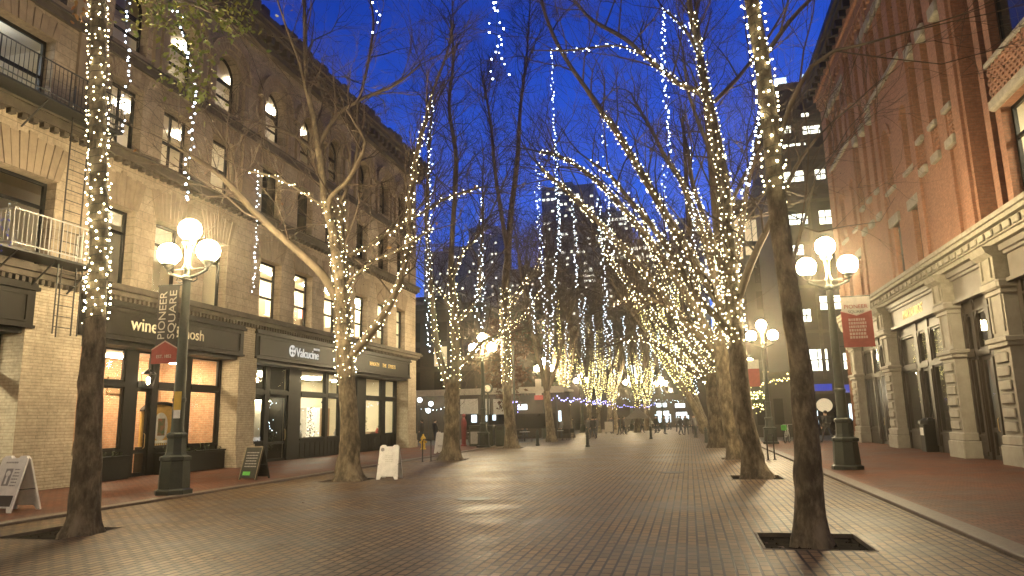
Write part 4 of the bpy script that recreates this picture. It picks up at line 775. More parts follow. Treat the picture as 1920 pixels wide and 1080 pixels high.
for i, (a, b, c, d) in enumerate(WINF): sash(RB, X+.24, a+.01, b-.01, c+.02, d-.02, zbars=(8.3,), w=.08, d=.08, pane=K['glass'] if i == 1 else K['dglass'])
for c, r in WINA:
    m = MB(); m.prism([(c-r+.01,11.12),(c+r-.01,11.12)] + [(c+(r-.01)*math.cos(math.pi*k/12), 13.3+(r-.01)*math.sin(math.pi*k/12)) for k in range(13)], X+.28, X+.3)
    o = m.build('arched_window', K['dglass'], RB)
    m = MB(); m.box(X+.24,X+.279,c-.03,c+.03,11.12,13.7); m.box(X+.237,X+.282,c-r+.02,c+r-.02,12.6,12.68); m.build('frame', K['dframe'], o)
room(RB, X+.45, 12.5, 17.5, 22.0, 7.2, 10.2, K['cream'], [(10.6,11,19,20.8)], K['ceilw'], open_x=X+.45)
room(RB, X+.45, 12.0, 31.5, 33.6, 7.1, 9.7, K['cream'], [(10.2,10.6,32,33)], K['ceilw'], open_x=X+.45)
m = MB(); m.box(X+1.1, X+1.15, Y0, Y1, 10.5, 20.5); m.build('backing_wall', K['dframe'], RB)
# cast stone cornice over the shops
m = MB()
m.box(X-.12, X+.4, Y0, Y1+.1, 6.42, 6.56); m.box(X-.2, X+.4, Y0, Y1+.2, 6.56, 6.85); m.box(X-.36, X+.4, Y0, Y1+.3, 6.85, 6.98); m.box(X-.44, X+.4, Y0, Y1+.4, 6.98, 7.12)
y = Y0
while y < Y1:
    m.bev(X-.27, X-.2, y, y+.42, 6.6, 6.82, .03); y += .6
m.build('stone_cornice', K['buff'], RB)
COLS = [16.9, 23.85, 28.35, 36.4, 43.5]
for c in COLS:
    a, b = c-.64, c+.64
    m = MB()
    m.box(X-.02, SX, a+.06, b-.06, .9, 3.45); m.bev(X-.14, SX+.1, a-.1, b+.1, 0, .62, .03); m.bev(X-.1, SX+.1, a-.04, b+.04, .62, .9, .03)
    for k in range(6):                                   # stacked raised blocks on the street face
        m.bev(X-.09, X-.02, a+.22, b-.22, 1.0+k*.4, 1.3+k*.4, .03)
    m.bev(X-.12, SX+.06, a-.04, b+.04, 3.45, 3.58, .02); m.bev(X-.18, SX+.06, a-.1, b+.1, 3.58, 3.74, .03)
    m.box(X+.02, SX, a+.12, b-.12, 3.74, 5.2)
    m.box(X-.03, X+.019, a+.2, a+.3, 3.9, 5.1); m.box(X-.03, X+.019, b-.3, b-.2, 3.9, 5.1)
    m.bev(X-.06, SX, a+.06, b-.06, 5.0, 5.14, .02); m.bev(X-.16, SX, a-.02, b+.02, 5.14, 5.42, .06)
    m.build('column', K['coltaupe'], RB)
    m = MB()                                             # scrolled bracket above the capital
    m.box(X-.12, X+.3, a+.12, b-.12, 5.42, 6.1); m.box(X-.17, X-.12, a+.28, a+.36, 5.5, 6.1); m.box(X-.17, X-.12, b-.36, b-.28, 5.5, 6.1)
    m.prism_xz([(X+.3,6.1),(X-.14,6.1),(X-.3,6.22),(X-.38,6.42),(X+.3,6.42)], a+.08, b-.08)
    m.build('bracket', K['buff'], RB)
BAYS = [(Y0,16.2),(17.6,23.2),(24.5,27.7),(29.0,35.75),(37.05,42.85),(44.15,45.0)]
m = MB()
for a, b in BAYS:
    m.box(X+.22, SX+.1, a, b, 5.32, 6.4); m.box(X+.1, X+.22, a, b, 5.3, 5.42); m.box(X+.02, X+.22, a, b, 6.22, 6.4); m.box(X+.12, X+.22, a, b, 6.12, 6.22)
    m.quad((SX+.1,a,6.4),(SX+.1,b,6.4),(SX+.1,b,6.9),(SX+.1,a,6.9))
m.build('sign_band', K['taupe'], RB)
text("MARYALBROS'", K['gold'], RB, west(X+.21, 33.95, 5.58), .52, .012, sx=.82, name='gold_lettering')
text('EMPORIUM', K['gold'], RB, west(X+.21, 42.2, 5.58), .5, .012, sx=1.1, name='gold_lettering')
text('HOUSE', K['gold'], RB, west(X+.21, 22.1, 5.66), .56, .012, name='gold_lettering')
def rfront(y0, y1, cols):
    m = MB(); cur = y0; x = SX
    for a, b, k in cols:
        if a > cur: m.box(x-.1, x+.12, cur, a, 0, 5.32); m.box(x-.15, x-.1, cur+.04, a-.04, .3, 3.3) if a-cur > .2 else None
        cur = b
        m.box(x-.12, x+.1, a, b, 3.42, 3.62); m.box(x-.04, x+.06, a, b, 4.95, 5.32); m.box(x-.1, x+.05, a, b, 4.9, 4.96)
        if k == 'w':
            m.box(x-.05, x+.08, a, b, 0, .75); m.box(x-.11, x+.1, a, b, .75, .83); m.box(x-.09, x-.05, a+.12, b-.12, .15, .62)
        # curved corner brackets under the header
        for s, q in ((a, .26), (b, -.26)): m.prism([(s, 4.9), (s+q, 4.9), (s+q*.35, 4.72), (s, 4.45)], x-.07, x+.0)
    if cur < y1: m.box(x-.1, x+.12, cur, y1, 0, 5.32)
    m.build('shop_front', K['brownwood'], RB)
    for a, b, k in cols:
        sash(RB, x, a+.002, b-.002, 3.62, 4.9, w=.08, mat=K['brownwood'], pane=K['glass'])
        if k == 'w': sash(RB, x, a+.002, b-.002, .83, 3.42, w=.07, mat=K['brownwood'])
        else:
            o = sash(RB, x+.02, a+.002, b-.002, .05, 3.42, zbars=(1.0,), w=.15, mat=K['brownwood']); o.name = 'shop_door'
            h = MB(); h.tube([(x-.05,a+.2,.95),(x-.1,a+.2,1.0),(x-.1,a+.2,1.35),(x-.05,a+.2,1.4)], .013, 6); h.build('door_handle', K['brass'], o)
rfront(17.5, 23.3, [(17.8,19.6,'w'),(19.9,20.9,'d'),(21.2,23.0,'w')])
rfront(24.4, 27.8, [(24.6,25.5,'w'),(25.75,26.75,'d'),(27.0,27.65,'w')])
rfront(28.9, 35.85, [(29.2,31.5,'w'),(31.9,33.0,'d'),(33.4,35.5,'w')])
rfront(36.95, 42.95, [(37.3,39.2,'w'),(39.5,40.6,'d'),(40.9,42.7,'w')])
room(RB, SX+.12, 13.0, 12.5, 44.8, .06, 5.6, K['brownwood'], [(11.5,11.8,38.3,38.8)], K['ceildim'], open_x=SX+.12)
m = MB()
for a, b, z0, z1 in ((29.5,31.3,3.75,4.8),(33.5,35.3,3.75,4.8)): m.box(SX+.09, SX+.1, a, b, z0, z1)
m.build('window_blind', K['taupe'], RB)
m = MB(); m.box(SX+.3, SX+.36, 38.2, 38.6, 3.2, 4.7); m.build('strip_lamp', K['litwarm'], RB)
m = MB(); m.lathe([(.02,-.3),(.22,-.2),(.28,0),(.22,.2),(.02,.3)], 12, (SX+.5, 38.0, 2.75)); m.build('pendant_lamp', K['ceilw'], RB)
m = MB()
for k in range(34): m.octa((SX+.2, 29.35+.03*math.sin(k*2.1), 1.0+k*.068), .018)
for k in range(16): m.octa((SX+.4+rng.uniform(-.1,.2), 30.2+rng.gauss(0,.25), 2.1+rng.gauss(0,.18)), .02)
m.build('window_sparkle_lights', K['bulbcf'], RB)['kind'] = 'stuff'
bn = empty('litter_bin', (9.35, 32.3, .05), 'black bin with a pale notice standing by the brown shop door between the stone columns', 'bin')
m = MB(); m.bev(9.05, 9.65, 32.0, 32.6, .05, 1.15, .03); m.lathe([(.42,0),(.38,.12),(.2,.22),(.02,.25)], 8, (9.35,32.3,1.15), R(22.5)); m.build('body', K['dframe'], bn)
m = MB(); m.add([(9.07,32.05,1.19),(9.07,32.4,1.19),(9.25,32.4,1.36),(9.25,32.05,1.36)], [(0,1,2,3)]); m.box(9.04,9.05,32.1,32.5,.7,1.0); m.build('notice', K['white'], bn)

# ------------------------------------------------------------------ street lamps
def make_lamp():
    t = empty('street_lamp', (0,0,0))
    m = MB()
    m.lathe([(.44,0),(.44,.1),(.37,.14),(.37,.24),(.35,.62),(.34,.78),(.38,.8),(.38,.88),(.26,.92),(.235,1.0),(.22,1.32),(.25,1.35),(.25,1.42),(.19,1.46)], 8, (0,0,0), R(22.5))
    b = m.build('base', K['post'], t); 
    m = MB(); m.lathe([(.165,1.44),(.15,1.6),(.145,2.2),(.165,2.22),(.165,2.28),(.14,2.31),(.11,4.4),(.1,5.25),(.14,5.28),(.14,5.36),(.09,5.4),(.075,5.6)], 14); auto_smooth(m.build('post', K['post'], t), 35)
    m = MB()
    for s in (-1, 1):
        pts = [(0,0,5.34),(s*.2,0,5.36),(s*.42,0,5.44),(s*.56,0,5.5),(s*.585,0,5.58)]
        m.tube(pts, [.045,.04,.035,.035,.04], 8)
        m.tube([(s*.08,0,5.24),(s*.2,0,5.22),(s*.3,0,5.28),(s*.28,0,5.37),(s*.2,0,5.36)], .018, 6)
        m.tube([(0,0,5.55),(s*.3,0,5.56),(s*.58,0,5.57)], .016, 6)
        m.lathe([(.03,0),(.07,.03),(.12,.1),(.16,.13),(.16,.17)], 14, (s*.585,0,5.58))
    m.build('cross_arm', K['post'], t)
    m = MB()
    for k in range(4):
        a = math.pi/4 + k*math.pi/2; c, s = math.cos(a), math.sin(a)
        m.tube([(c*.12,s*.12,5.55),(c*.06,s*.06,5.68),(c*.045,s*.045,5.88),(c*.07,s*.07,6.08),(c*.11,s*.11,6.22)], .02, 6)
    m.lathe([(.12,6.2),(.17,6.25),(.17,6.31),(.13,6.33)], 14)
    m.build('neck', K['brass'], t)
    for (x, z) in ((-.585,6.0),(.585,6.0),(0,6.6)):
        m = MB(); m.sphere((0,0,0), .285, 20, 14); g = m.build('globe', K['globe'], t, smooth=True, local=True); g.location = (x,0,z)
    return t
lamp0 = make_lamp(); lk = kids_of(lamp0)
LAMPS = [(-12.25,15.42,'three globe street lamp carrying the dark upright banner in front of the wine shop'),
 (4.35,22.85,'three globe street lamp carrying the red and white banner by the brick building'),
 (-12.1,42.2,'three globe street lamp in front of the awning pavilion beyond the stone building'),
 (4.3,42.5,'three globe street lamp behind the leaning trunks past the brick shops'),
 (-12.1,61.6,'three globe street lamp with two long light strings ending above it'),
 (-12.1,84.0,'small far three globe street lamp under the glowing yellow trees'),
 (4.6,62.5,'far three globe street lamp half hidden behind the leaning trunks'),
 (-12.2,-4.5,'three globe street lamp on the left kerb nearest the camera'),
 (4.35,-6.0,'unseen three globe lamp added behind the camera on the right to light the near trunk')]  # right-hand lamp added behind the camera to light the near right trunk
for i, (x, y, lab) in enumerate(LAMPS):
    o = lamp0 if i == 0 else copy_tree(lamp0, lk)
    o.location = (x, y, .05 if y < 46 else 0); tag(o, lab, 'street lamp', 'three globe street lamps along the mall')
for x, y, lab in ((-7.0,92,'tiny far street lamp glowing left of the plaza axis'),(-3.4,98,'tiny far street lamp glowing near the middle of the far park')):
    o = copy_tree(lamp0, lk); o.location = (x,y,0); tag(o, lab, 'street lamp', 'three globe street lamps along the mall')

def south_off(x, y, z): return south(x, y, z)
# banners
b = empty('banner', (-12.75,15.42,4.2), 'dark upright PIONEER SQUARE banner with a red peaked foot on the left lamp post', 'banner')
y = 15.40
m = MB(); m.box(-13.05,-12.45, y, y+.025, 3.5, 5.2); m.build('cloth', K['banner_dark'], b)
m = MB(); m.prism_xz([(-13.13,3.22),(-12.4,3.22),(-12.4,3.58),(-12.75,3.76),(-13.13,3.56)], y-.012, y+.035); m.build('peaked_foot', K['banner_red'], b)
m = MB(); m.prism_xz([(-13.14,3.56),(-12.75,3.765),(-12.39,3.58),(-12.39,3.61),(-12.75,3.80),(-13.14,3.59)], y-.016, y-.004); m.build('edge', K['pinkprint'], b)
up = lambda x, z: frame((0,0,1), (-1,0,0), (x, y-.006, z))
text('PIONEER', K['banner_white'], b, up(-12.79, 3.82), .30, .002, spacing=.98, sx=1.06)
text('SQUARE', K['banner_white'], b, up(-12.50, 3.82), .30, .002, spacing=.98, sx=1.14)
text('EST. 1852', K['banner_white'], b, south(-12.98, y-.018, 3.36), .11, .002)
m = MB(); m.tube([(-12.25,15.42,5.22),(-13.08,15.42,5.22)], .02, 6); m.tube([(-12.25,15.42,3.4),(-13.15,15.42,3.4)], .018, 6); m.build('rod', K['iron'], b)
b = empty('banner', (4.9,22.85,4.2), 'red and white PIONEER SQUARE banner on the right lamp post', 'banner')
y = 22.83
m = MB(); m.box(4.62,5.42, y, y+.025, 4.5, 5.05); m.build('white_top', K['banner_white'], b)
m = MB(); m.prism_xz([(4.60,3.55),(5.44,3.55),(5.44,4.62),(5.02,4.48),(4.60,4.62)], y-.01, y+.033); m.build('red_field', K['banner_red'], b)
m = MB(); m.prism_xz([(4.59,4.62),(5.02,4.475),(5.45,4.62),(5.45,4.645),(5.02,4.505),(4.59,4.645)], y-.014, y-.003); m.build('edge', K['pinkprint'], b)
text('PIONEER', K['banner_red'], b, south(5.02, y-.004, 4.70), .165, .002, align='CENTER')
text('SQUARE', K['banner_dark'], b, south(5.02, y-.006, 4.56), .12, .002, align='CENTER')
m = MB()
for k in range(6):
    x = 4.78
    while x < 5.24:
        w = rng.uniform(.03,.07); m.box(x, min(x+w,5.26), y-.016, y-.012, 3.80+k*.105, 3.80+k*.105+.075); x += w+.018
m.build('printed_lines', K['pinkprint'], b)['kind'] = 'stuff'
m = MB(); m.tube([(4.35,22.85,5.07),(5.45,22.85,5.07)], .02, 6); m.tube([(4.35,22.85,3.58),(5.45,22.85,3.58)], .018, 6); m.build('rod', K['iron'], b)
b = empty('banner', (4.75,42.5,4), 'small red banner on the lamp behind the leaning trunks', 'banner')
m = MB(); m.box(3.3,4.0,42.48,42.5,3.2,4.2); m.build('cloth', K['banner_red'], b); m = MB(); m.box(3.3,4.0,42.478,42.502,4.203,4.7); m.build('white_top', K['banner_white'], b)
b = empty('banner', (-12.8,61.6,4), 'small banner with a red foot on the far lamp below the twin light strings', 'banner')
m = MB(); m.box(-12.9,-12.35,61.58,61.6,3.7,5.1); m.build('cloth', K['canvas'], b); m = MB(); m.box(-13.0,-12.2,61.57,61.61,3.3,3.7); m.build('red_foot', K['banner_red'], b)
m = MB(); m.box(-.1,.1,-.165,-.15,1.55,2.0); s = m.build('notice_sticker', K['yellow'], lamp0, local=True); s.location = (.08,0,.45)
m = MB(); m.box(-.09,.09,-.165,-.15,1.75,1.95); s = m.build('notice_sticker', K['white'], lamp0, local=True); s.location = (.08,0,.05)

# ------------------------------------------------------------------ A-boards
def aboard(loc, rz, label, w=.66, h=1.05, splay=.3, face='white', body='white'):
    t = empty('sandwich_board', loc, label, 'sandwich board', 'sandwich boards outside the shops', rz)
    for s in (-1, 1):
        m = MB()
        prof = [(-w/2,0),(-w/2+.1,0),(-w/2+.14,.09),(w/2-.14,.09),(w/2-.1,0),(w/2,0),(w/2-.03,h-.06),(w/2-.09,h),(.13,h),(.1,h-.05),(-.1,h-.05),(-.13,h),(-w/2+.09,h),(-w/2+.03,h-.06)]
        if body != 'white': prof = [(-w/2,0),(-w/2+.05,0),(-w/2+.05,.06),(w/2-.05,.06),(w/2-.05,0),(w/2,0),(w/2,h),(-w/2,h)]
        m.prism_xz(prof, -.018, .018)
        o = m.build('panel', K[body], t, local=True)
        o.rotation_euler = (s*math.atan2(splay, h), 0, 0); o.location = (0, s*splay, 0)
        if s == -1: front = o
    m = MB(); m.box(w/2-.04, w/2-.02, -.2, .2, .42, .435); m.box(-w/2+.02, -w/2+.04, -.2, .2, .42, .435); m.build('brace', K['iron'], t, local=True)
    return t, front
def sheet_on(front, x0, x1, z0, z1, mat, name='poster', d=.022):
    m = MB(); m.box(x0, x1, -d-.003, -d+.003, z0, z1); return m.build(name, mat, front, local=True)
def strokes(front, x0, x1, z0, z1, n, mat, name='print'):
    m = MB()
    for k in range(n):
        z = z1-(z1-z0)*(k+.8)/n; x = x0+rng.uniform(0,.05); h = (z1-z0)/n*.4
        while x < x1-.03:
            w = rng.uniform(.015,.05); m.box(x, min(x+w,x1), -.029, -.026, z, z+h); x += w+.012
    o = m.build(name, mat, front, local=True); o['kind'] = 'stuff'; return o
t, f = aboard((-13.35,12.1,.05), R(-4), 'large white sandwich board with a picture and dark foot panel at the left edge', .74, 1.12, .32)
sheet_on(f, -.33, .31, .12, .33, K['dprint'], 'dark_panel'); sheet_on(f, -.12, .06, .52, .86, K['greyprint'], 'picture')
m = MB(); m.sphere((-.03,-.028,.76), .06, 10, 6, (1,.1,1)); m.box(-.055,-.005,-.03,-.026,.55,.7); m.build('figure', K['white'], f, local=True)
strokes(f, .09, .27, .5, .88, 6, K['greyprint']); strokes(f, -.2, .15, .95, 1.03, 1, K['greyprint'])
t, f = aboard((-12.85,19.7,.05), R(-6), 'black chalkboard sandwich board with a bright green patch beside the kitchen shop', .62, 1.0, .32, body='chalk')
m = MB()
for a, b, c, d in ((-.31,-.285,0,1.0),(.285,.31,0,1.0),(-.285,.285,.975,1.0)): m.box(a, b, -.03, .03, c, d)
m.build('timber_frame', M_plain('worn_timber', (.25,.2,.13), .6), f, local=True)
sheet_on(f, -.2, .06, .13, .24, K['green'], 'green_patch'); strokes(f, -.22, .22, .36, .86, 6, K['greyprint'], 'chalk_writing')
t, f = aboard((-8.75,20.35,0), R(8), 'plain white sandwich board standing alone beside the leaning lit tree', .64, 1.02, .3)
m = MB(); m.sphere((-.2,-.022,.88), .055, 12, 8, (1,.1,1)); m.build('emblem', K['greyprint'], f, local=True)
strokes(f, -.12, .14, .5, .72, 4, M_plain('faint_print', (.6,.58,.54), .6))
t, f = aboard((-12.3,35.3,.05), R(0), 'small white sandwich board half behind the third tree trunk', .7, 1.1, .3)
strokes(f, -.2, .15, .3, .42, 2, K['dprint'])

# ------------------------------------------------------------------ small street furniture
def bollard(x, y, lab, h=.95, z=0):
    t = empty('bollard', (x,y,z), lab, 'bollard', 'dark iron bollards')
    m = MB(); m.lathe([(.13,0),(.13,.1),(.095,.14),(.085,.7),(.11,.73),(.11,.78),(.08,.82),(.06,.92),(.02,.96)], 10, (x,y,z)); m.build('post', K['post'], t)
    m = MB(); m.lathe([(.115,.6),(.115,.64)], 10, (x,y,z)); m.build('collar', K['iron'], t)
bollard(-5.84,42.3,'dark bollard standing alone in the middle of the plaza', 1.0)
bollard(-9.35,44.9,'dark bollard near the slim lit tree trunk')
bollard(.95,46.8,'dark bollard in front of the row of trunks')
bollard(-2.9,56,'far dark bollard left of the distant walkers'); bollard(.4,58,'far dark bollard beside the distant walkers')
def rack(x, y, lab, z):
    t = empty('bike_rack', (x,y,z), lab, 'bike rack', 'slim hoop bike racks')
    m = MB(); m.tube([(x-.13,y,z),(x-.13,y,z+.82),(x-.09,y,z+.92),(x+.06,y,z+.92),(x+.13,y+.3,z+.84),(x+.13,y+.3,z)], .024, 8); m.build('hoop', K['iron'], t)
    m = MB(); m.lathe([(.07,0),(.07,.015)], 10, (x-.13,y,z)); m.lathe([(.07,0),(.07,.015)], 10, (x+.13,y+.3,z)); m.build('foot_plate', K['iron'], t)
rack(-10.75,28.7,'slim dark hoop rack left of the third tree',0); rack(2.85,28.3,'slim dark hoop rack right of the leaning trunks',0)
t = empty('fire_hydrant', (-15.2,40.2,.05), 'yellow fire hydrant at the corner of the stone building', 'fire hydrant')
m = MB(); m.lathe([(.17,0),(.17,.05),(.12,.07),(.12,.55),(.15,.58),(.15,.63),(.12,.7),(.05,.8),(.05,.86),(.02,.88)], 12, (-15.2,40.2,.05)); m.build('barrel', K['yellow'], t)
m = MB(); m.tube([(-15.42,40.2,.47),(-14.98,40.2,.47)], .055, 8); m.tube([(-15.2,39.98,.42),(-15.2,40.1,.42)], .075, 8); m.build('outlet', K['yellow'], t)
def bin_(x, y, lab, mat, poster=None, w=.6, h=1.25):
    t = empty('litter_bin', (x,y,0), lab, 'bin', 'bins by the pavilion')
    m = MB(); m.bev(x-w/2,x+w/2,y-.3,y+.3,.04,h,.03)
    for k in range(7): m.box(x-w/2+.04+k*(w-.08)/7, x-w/2+.04+k*(w-.08)/7+.05, y-.32, y-.3, .1, h-.25)
    m.build('body', mat, t)
    m = MB(); m.bev(x-w/2-.03,x+w/2+.03,y-.33,y+.33,h,h+.1,.03); m.box(x-w*.3,x+w*.3,y-.335,y-.325,h-.2,h-.06); m.build('lid', K['iron'], t)
    if poster: q = MB(); q.box(x-w*.36,x+w*.36,y-.345,y-.335,.2,h-.3); q.build('poster', poster, t)
bin_(-13.2,44.4,'dark bin with a pale poster beside the red post', K['post'], K['greyprint'], .8)
bin_(-12.3,44.2,'dark green bin under the lamp by the pavilion', K['post'])
bin_(-11.55,44.3,'right hand dark green bin of the group by the pavilion', K['post'])
t = empty('red_post', (-14.1,44.6,0), 'tall narrow red post with a ball on top in front of the pavilion', 'post')
m = MB(); m.lathe([(.2,0),(.2,.12),(.14,.16),(.16,.9),(.2,1.45),(.17,1.65),(.08,1.8),(.05,1.85)], 10, (-14.1,44.6,0)); m.build('body', K['redenamel'], t)
m = MB(); m.sphere((-14.1,44.6,1.97), .13, 12, 8); m.build('ball', K['redenamel'], t, smooth=True)
t = empty('flag_pole', (-10.95,45.5,0), 'tall slim dark pole beside the lamp in front of the pavilion', 'pole')
m = MB(); m.lathe([(.14,0),(.14,.3),(.08,.35),(.06,6.4)], 10, (-10.95,45.5,0)); m.build('shaft', K['post'], t)
m = MB(); m.sphere((-10.95,45.5,6.45), .08, 10, 6); m.build('finial', K['post'], t)
t = empty('street_clock', (-12.75,45.6,0), 'post topped with a small round dial behind the bins', 'sign post')
m = MB(); m.lathe([(.12,0),(.07,.3),(.06,3.4)], 8, (-12.75,45.6,0)); m.build('post', K['post'], t)
m = MB(); m.tube([(-12.75,45.5,3.7),(-12.75,45.7,3.7)], .32, 16); o = m.build('case', K['post'], t)
m = MB(); m.tube([(-12.75,45.485,3.7),(-12.75,45.499,3.7)], .22, 16); m.build('dial', K['canvas'], o)
for x, y, r, lab in ((-4.6,15.2,.36,'round iron cover set in the brick paving left of the middle'),(-.6,22.5,.34,'round iron cover set in the brick paving in the middle distance')):
    t = empty('manhole_cover', (x,y,0), lab, 'manhole cover')
    m = MB(); m.lathe([(r,0),(r,.006)], 24, (x,y,0)); m.build('plate', K['iron'], t)
    m = MB(); m.lathe([(r+.05,0),(r+.05,.003)], 24, (x,y,0)); m.build('rim', K['pitedge'], t)
# bicycle parked on the right pavement
def bicycle(x, y, rz, lab, z=.05):
    t = empty('bicycle', (x,y,z), lab, 'bicycle', None, rz)
    for cx in (-.5,.5):
        m = MB(); m.tube([(cx+.33*math.cos(2*math.pi*k/20), 0, .35+.33*math.sin(2*math.pi*k/20)) for k in range(21)], .022, 6, False)
        w = m.build('wheel', K['rubber'], t, local=True)
        m = MB()
        for k in range(8): m.tube([(cx,0,.35),(cx+.32*math.cos(k*math.pi/4),0,.35+.32*math.sin(k*math.pi/4))], .004, 3)
        m.build('spokes', K['alu'], w, local=True)
    m = MB(); B=(-.06,0,.33); S=(-.2,0,.78); H=(.36,0,.82)
    for a, b in ((B,S),(S,H),(B,H),(B,(-.5,0,.35)),(S,(-.5,0,.35)),(H,(.5,0,.35)),(S,(-.23,0,.92)),(H,(.34,0,1.0))): m.tube([a,b], .018, 6)
    m.build('frame', K['white'], t, local=True)
    m = MB(); m.bev(-.36,-.1,-.07,.07,.92,.98,.02); m.build('saddle', K['rubber'], t, local=True)
    m = MB(); m.tube([(.42,-.28,1.02),(.34,-.1,1.02),(.34,.1,1.02),(.42,.28,1.02)], .014, 6); m.build('handlebar', K['alu'], t, local=True)
    m = MB(); m.bev(-.72,-.4,-.13,.13,.7,1.0,.03); m.build('basket', K['green'], t, local=True)
bicycle(5.3,43.6,R(70),'white framed bicycle with a green basket parked on the right pavement')
# ------------------------------------------------------------------ trees
from mathutils import noise as mnoise
CAM = Vector((0, 0, 1.65))
def resample(pts, step):
    """catmull-rom through (x,y,z,r)"""
    P = [Vector(p) for p in pts]; out = []
    for i in range(len(P)-1):
        a = P[max(i-1,0)]; b = P[i]; c = P[i+1]; d = P[min(i+2,len(P)-1)]
        L = (Vector(c[:3])-Vector(b[:3])).length; n = max(1, int(L/step))
        for k in range(n):
            t = k/n
            out.append(.5*((2*b)+(c-a)*t+(2*a-5*b+4*c-d)*t*t+(3*b-a-3*c+d)*t**3))
    out.append(P[-1]); return out
for V4 in (): pass
TWR = [.004]
def grow(mb, p, d, r, L, level, rg, n=3):
    nseg = 4 if level else 3
    pts = [p.copy()]; rad = [r]; q = p.copy(); e = d.copy()
    for i in range(nseg):
        e = (e + Vector((rg.gauss(0,.22), rg.gauss(0,.22), rg.gauss(.05,.2)))).normalized()
        q = q + e*(L/nseg); pts.append(q.copy()); rad.append(r*(1-.72*(i+1)/nseg))
    mb.tube(pts, rad, n, False)
    if level > 0:
        for k in range(rg.randint(4, 6) if level > 1 else rg.randint(3, 5)):
            t = rg.uniform(.2, 1.0); i = min(int(t*nseg), nseg-1); f = t*nseg-i
            b = pts[i].lerp(pts[i+1], f)
            ax = Vector((rg.gauss(0,1), rg.gauss(0,1), rg.gauss(0,1))).normalized()
            dd = (pts[i+1]-pts[i]).normalized(); dd.rotate(Quaternion(ax, R(rg.uniform(25, 65))))
            grow(mb, b, dd, max(r*(1-.6*t)*.55, TWR[0]), L*rg.uniform(.4,.65), level-1, rg, n)
    elif rg.random() < .05:
        mb.octa(tuple(q+Vector((0,0,-.05))), .022)
def leaf_spray(mb, c, n, spread, rg, s=.07):
    for k in range(n):
        p = Vector(c) + Vector((rg.gauss(0,spread), rg.gauss(0,spread), rg.gauss(0,spread*.8)))
        u = Vector((rg.gauss(0,1), rg.gauss(0,1), rg.gauss(-.6,.6))).normalized()*s*rg.uniform(.6,1.3)
        w = u.orthogonal().normalized(); w.rotate(Quaternion(u.normalized(), rg.uniform(0,6.28))); w *= u.length*.75
        mb.add([tuple(p-u*.2), tuple(p+w*.6+u*.3), tuple(p+w*.35+u*1.1), tuple(p+u*1.5), tuple(p-w*.35+u*1.1), tuple(p-w*.6+u*.3)], [(0,1,2,3,4,5)])
BULB_N = 0
def bulb_mesh(name, mat, r):
    m = MB(); bm = bmesh.new(); bmesh.ops.create_icosphere(bm, subdivisions=1, radius=r)
    me = bpy.data.meshes.new(name); bm.to_mesh(me); bm.free(); me.materials.append(mat); return me
BM = {}
def bulb_parts(root, pts, mat, r, limit=100):
    """first LIMIT bulbs nearest the camera as parts of their own, any others as one mass"""
    key = (mat.name, r)
    if key not in BM: BM[key] = bulb_mesh('bulb', mat, r)
    pts = sorted(pts, key=lambda p: (p-CAM).length)
    off = wpos(root)
    for p in pts[:limit]:
        o = bpy.data.objects.new('bulb', BM[key]); col.objects.link(o); o.parent = root; o.location = p-off; q = rng.uniform(.7, 1.3); o.scale = (q, q, q)
    if len(pts) > limit:
        m = MB()
        for p in pts[limit:]: m.octa(tuple(p), r)
        m.build('other_bulbs', mat, root)['kind'] = 'stuff'
def bulb_mass(root, pts, mat, r):
    m = MB()
    for p in pts: m.octa(tuple(p), r*rng.uniform(.7, 1.3))
    m.build('bulbs', mat, root, fix=False)['kind'] = 'stuff'
def wrap(pts, lo, hi, pitch=.13, gap=.15, rg=rng):
    """bulbs and cord wound as a helix round a limb between point lo and point hi"""
    seg = resample(pts[lo:hi+1], .06); bulbs = []; cord = []; a = rg.uniform(0, 6.28); acc = 0
    for i in range(len(seg)-1):
        p, q = Vector(seg[i][:3]), Vector(seg[i+1][:3]); r = max(seg[i][3], .012)+.018
        e = (q-p); L = e.length
        if L < 1e-5: continue
        e.normalize(); u = e.orthogonal().normalized(); w = e.cross(u)
        turns = L/pitch; arc = turns*math.hypot(2*math.pi*r, pitch); n = max(1, int(arc/.07))
        for k in range(n):
            t = k/n; an = a+turns*2*math.pi*t; c = p.lerp(q, t)+u*(r*math.cos(an))+w*(r*math.sin(an)); cord.append(c)
            acc += arc/n
            if acc > gap:
                acc -= gap*rg.uniform(.75,1.3); bulbs.append(c+(u*math.cos(an)+w*math.sin(an))*rg.uniform(.0,.03)+e*rg.gauss(0,pitch*.28))
        a += turns*2*math.pi+rg.gauss(0,.12)
    return bulbs, cord
def light_string(label, group, base, bulbs, cord, mat, r, near):
    t = empty('light_string', base, label, 'light string', group)
    if len(cord) > 1:
        m = MB(); m.tube(cord[::2] if len(cord) > 40 else cord, .005, 3, False); m.build('cord', K['cord'], t, fix=False)
    if near: bulb_parts(t, bulbs, mat, r, near)
    else: bulb_mass(t, bulbs, mat, r)
    return t
TREE_LABEL = {
 'TL1': 'dark straight plane tree nearest the camera on the left, trunk lit above head height',
 'TL2': 'forked plane tree with long pale bare limbs in front of the kitchen shop',
 'TL3': 'plane tree forking low into two lit limbs beside the far corner of the stone building',
 'TL4': 'slim upright plane tree with a lit trunk in front of the pavilion',
 'TR1': 'tall plane tree nearest the camera on the right, standing in a square pit',
 'TR2': 'leaning thick plane tree with mottled bark, second trunk of the right row',
 'TR3': 'leaning plane tree third in the right row, half hidden behind the mottled trunk',
 'TR4': 'dark plane tree fourth in the right row with a fan of lit limbs'}
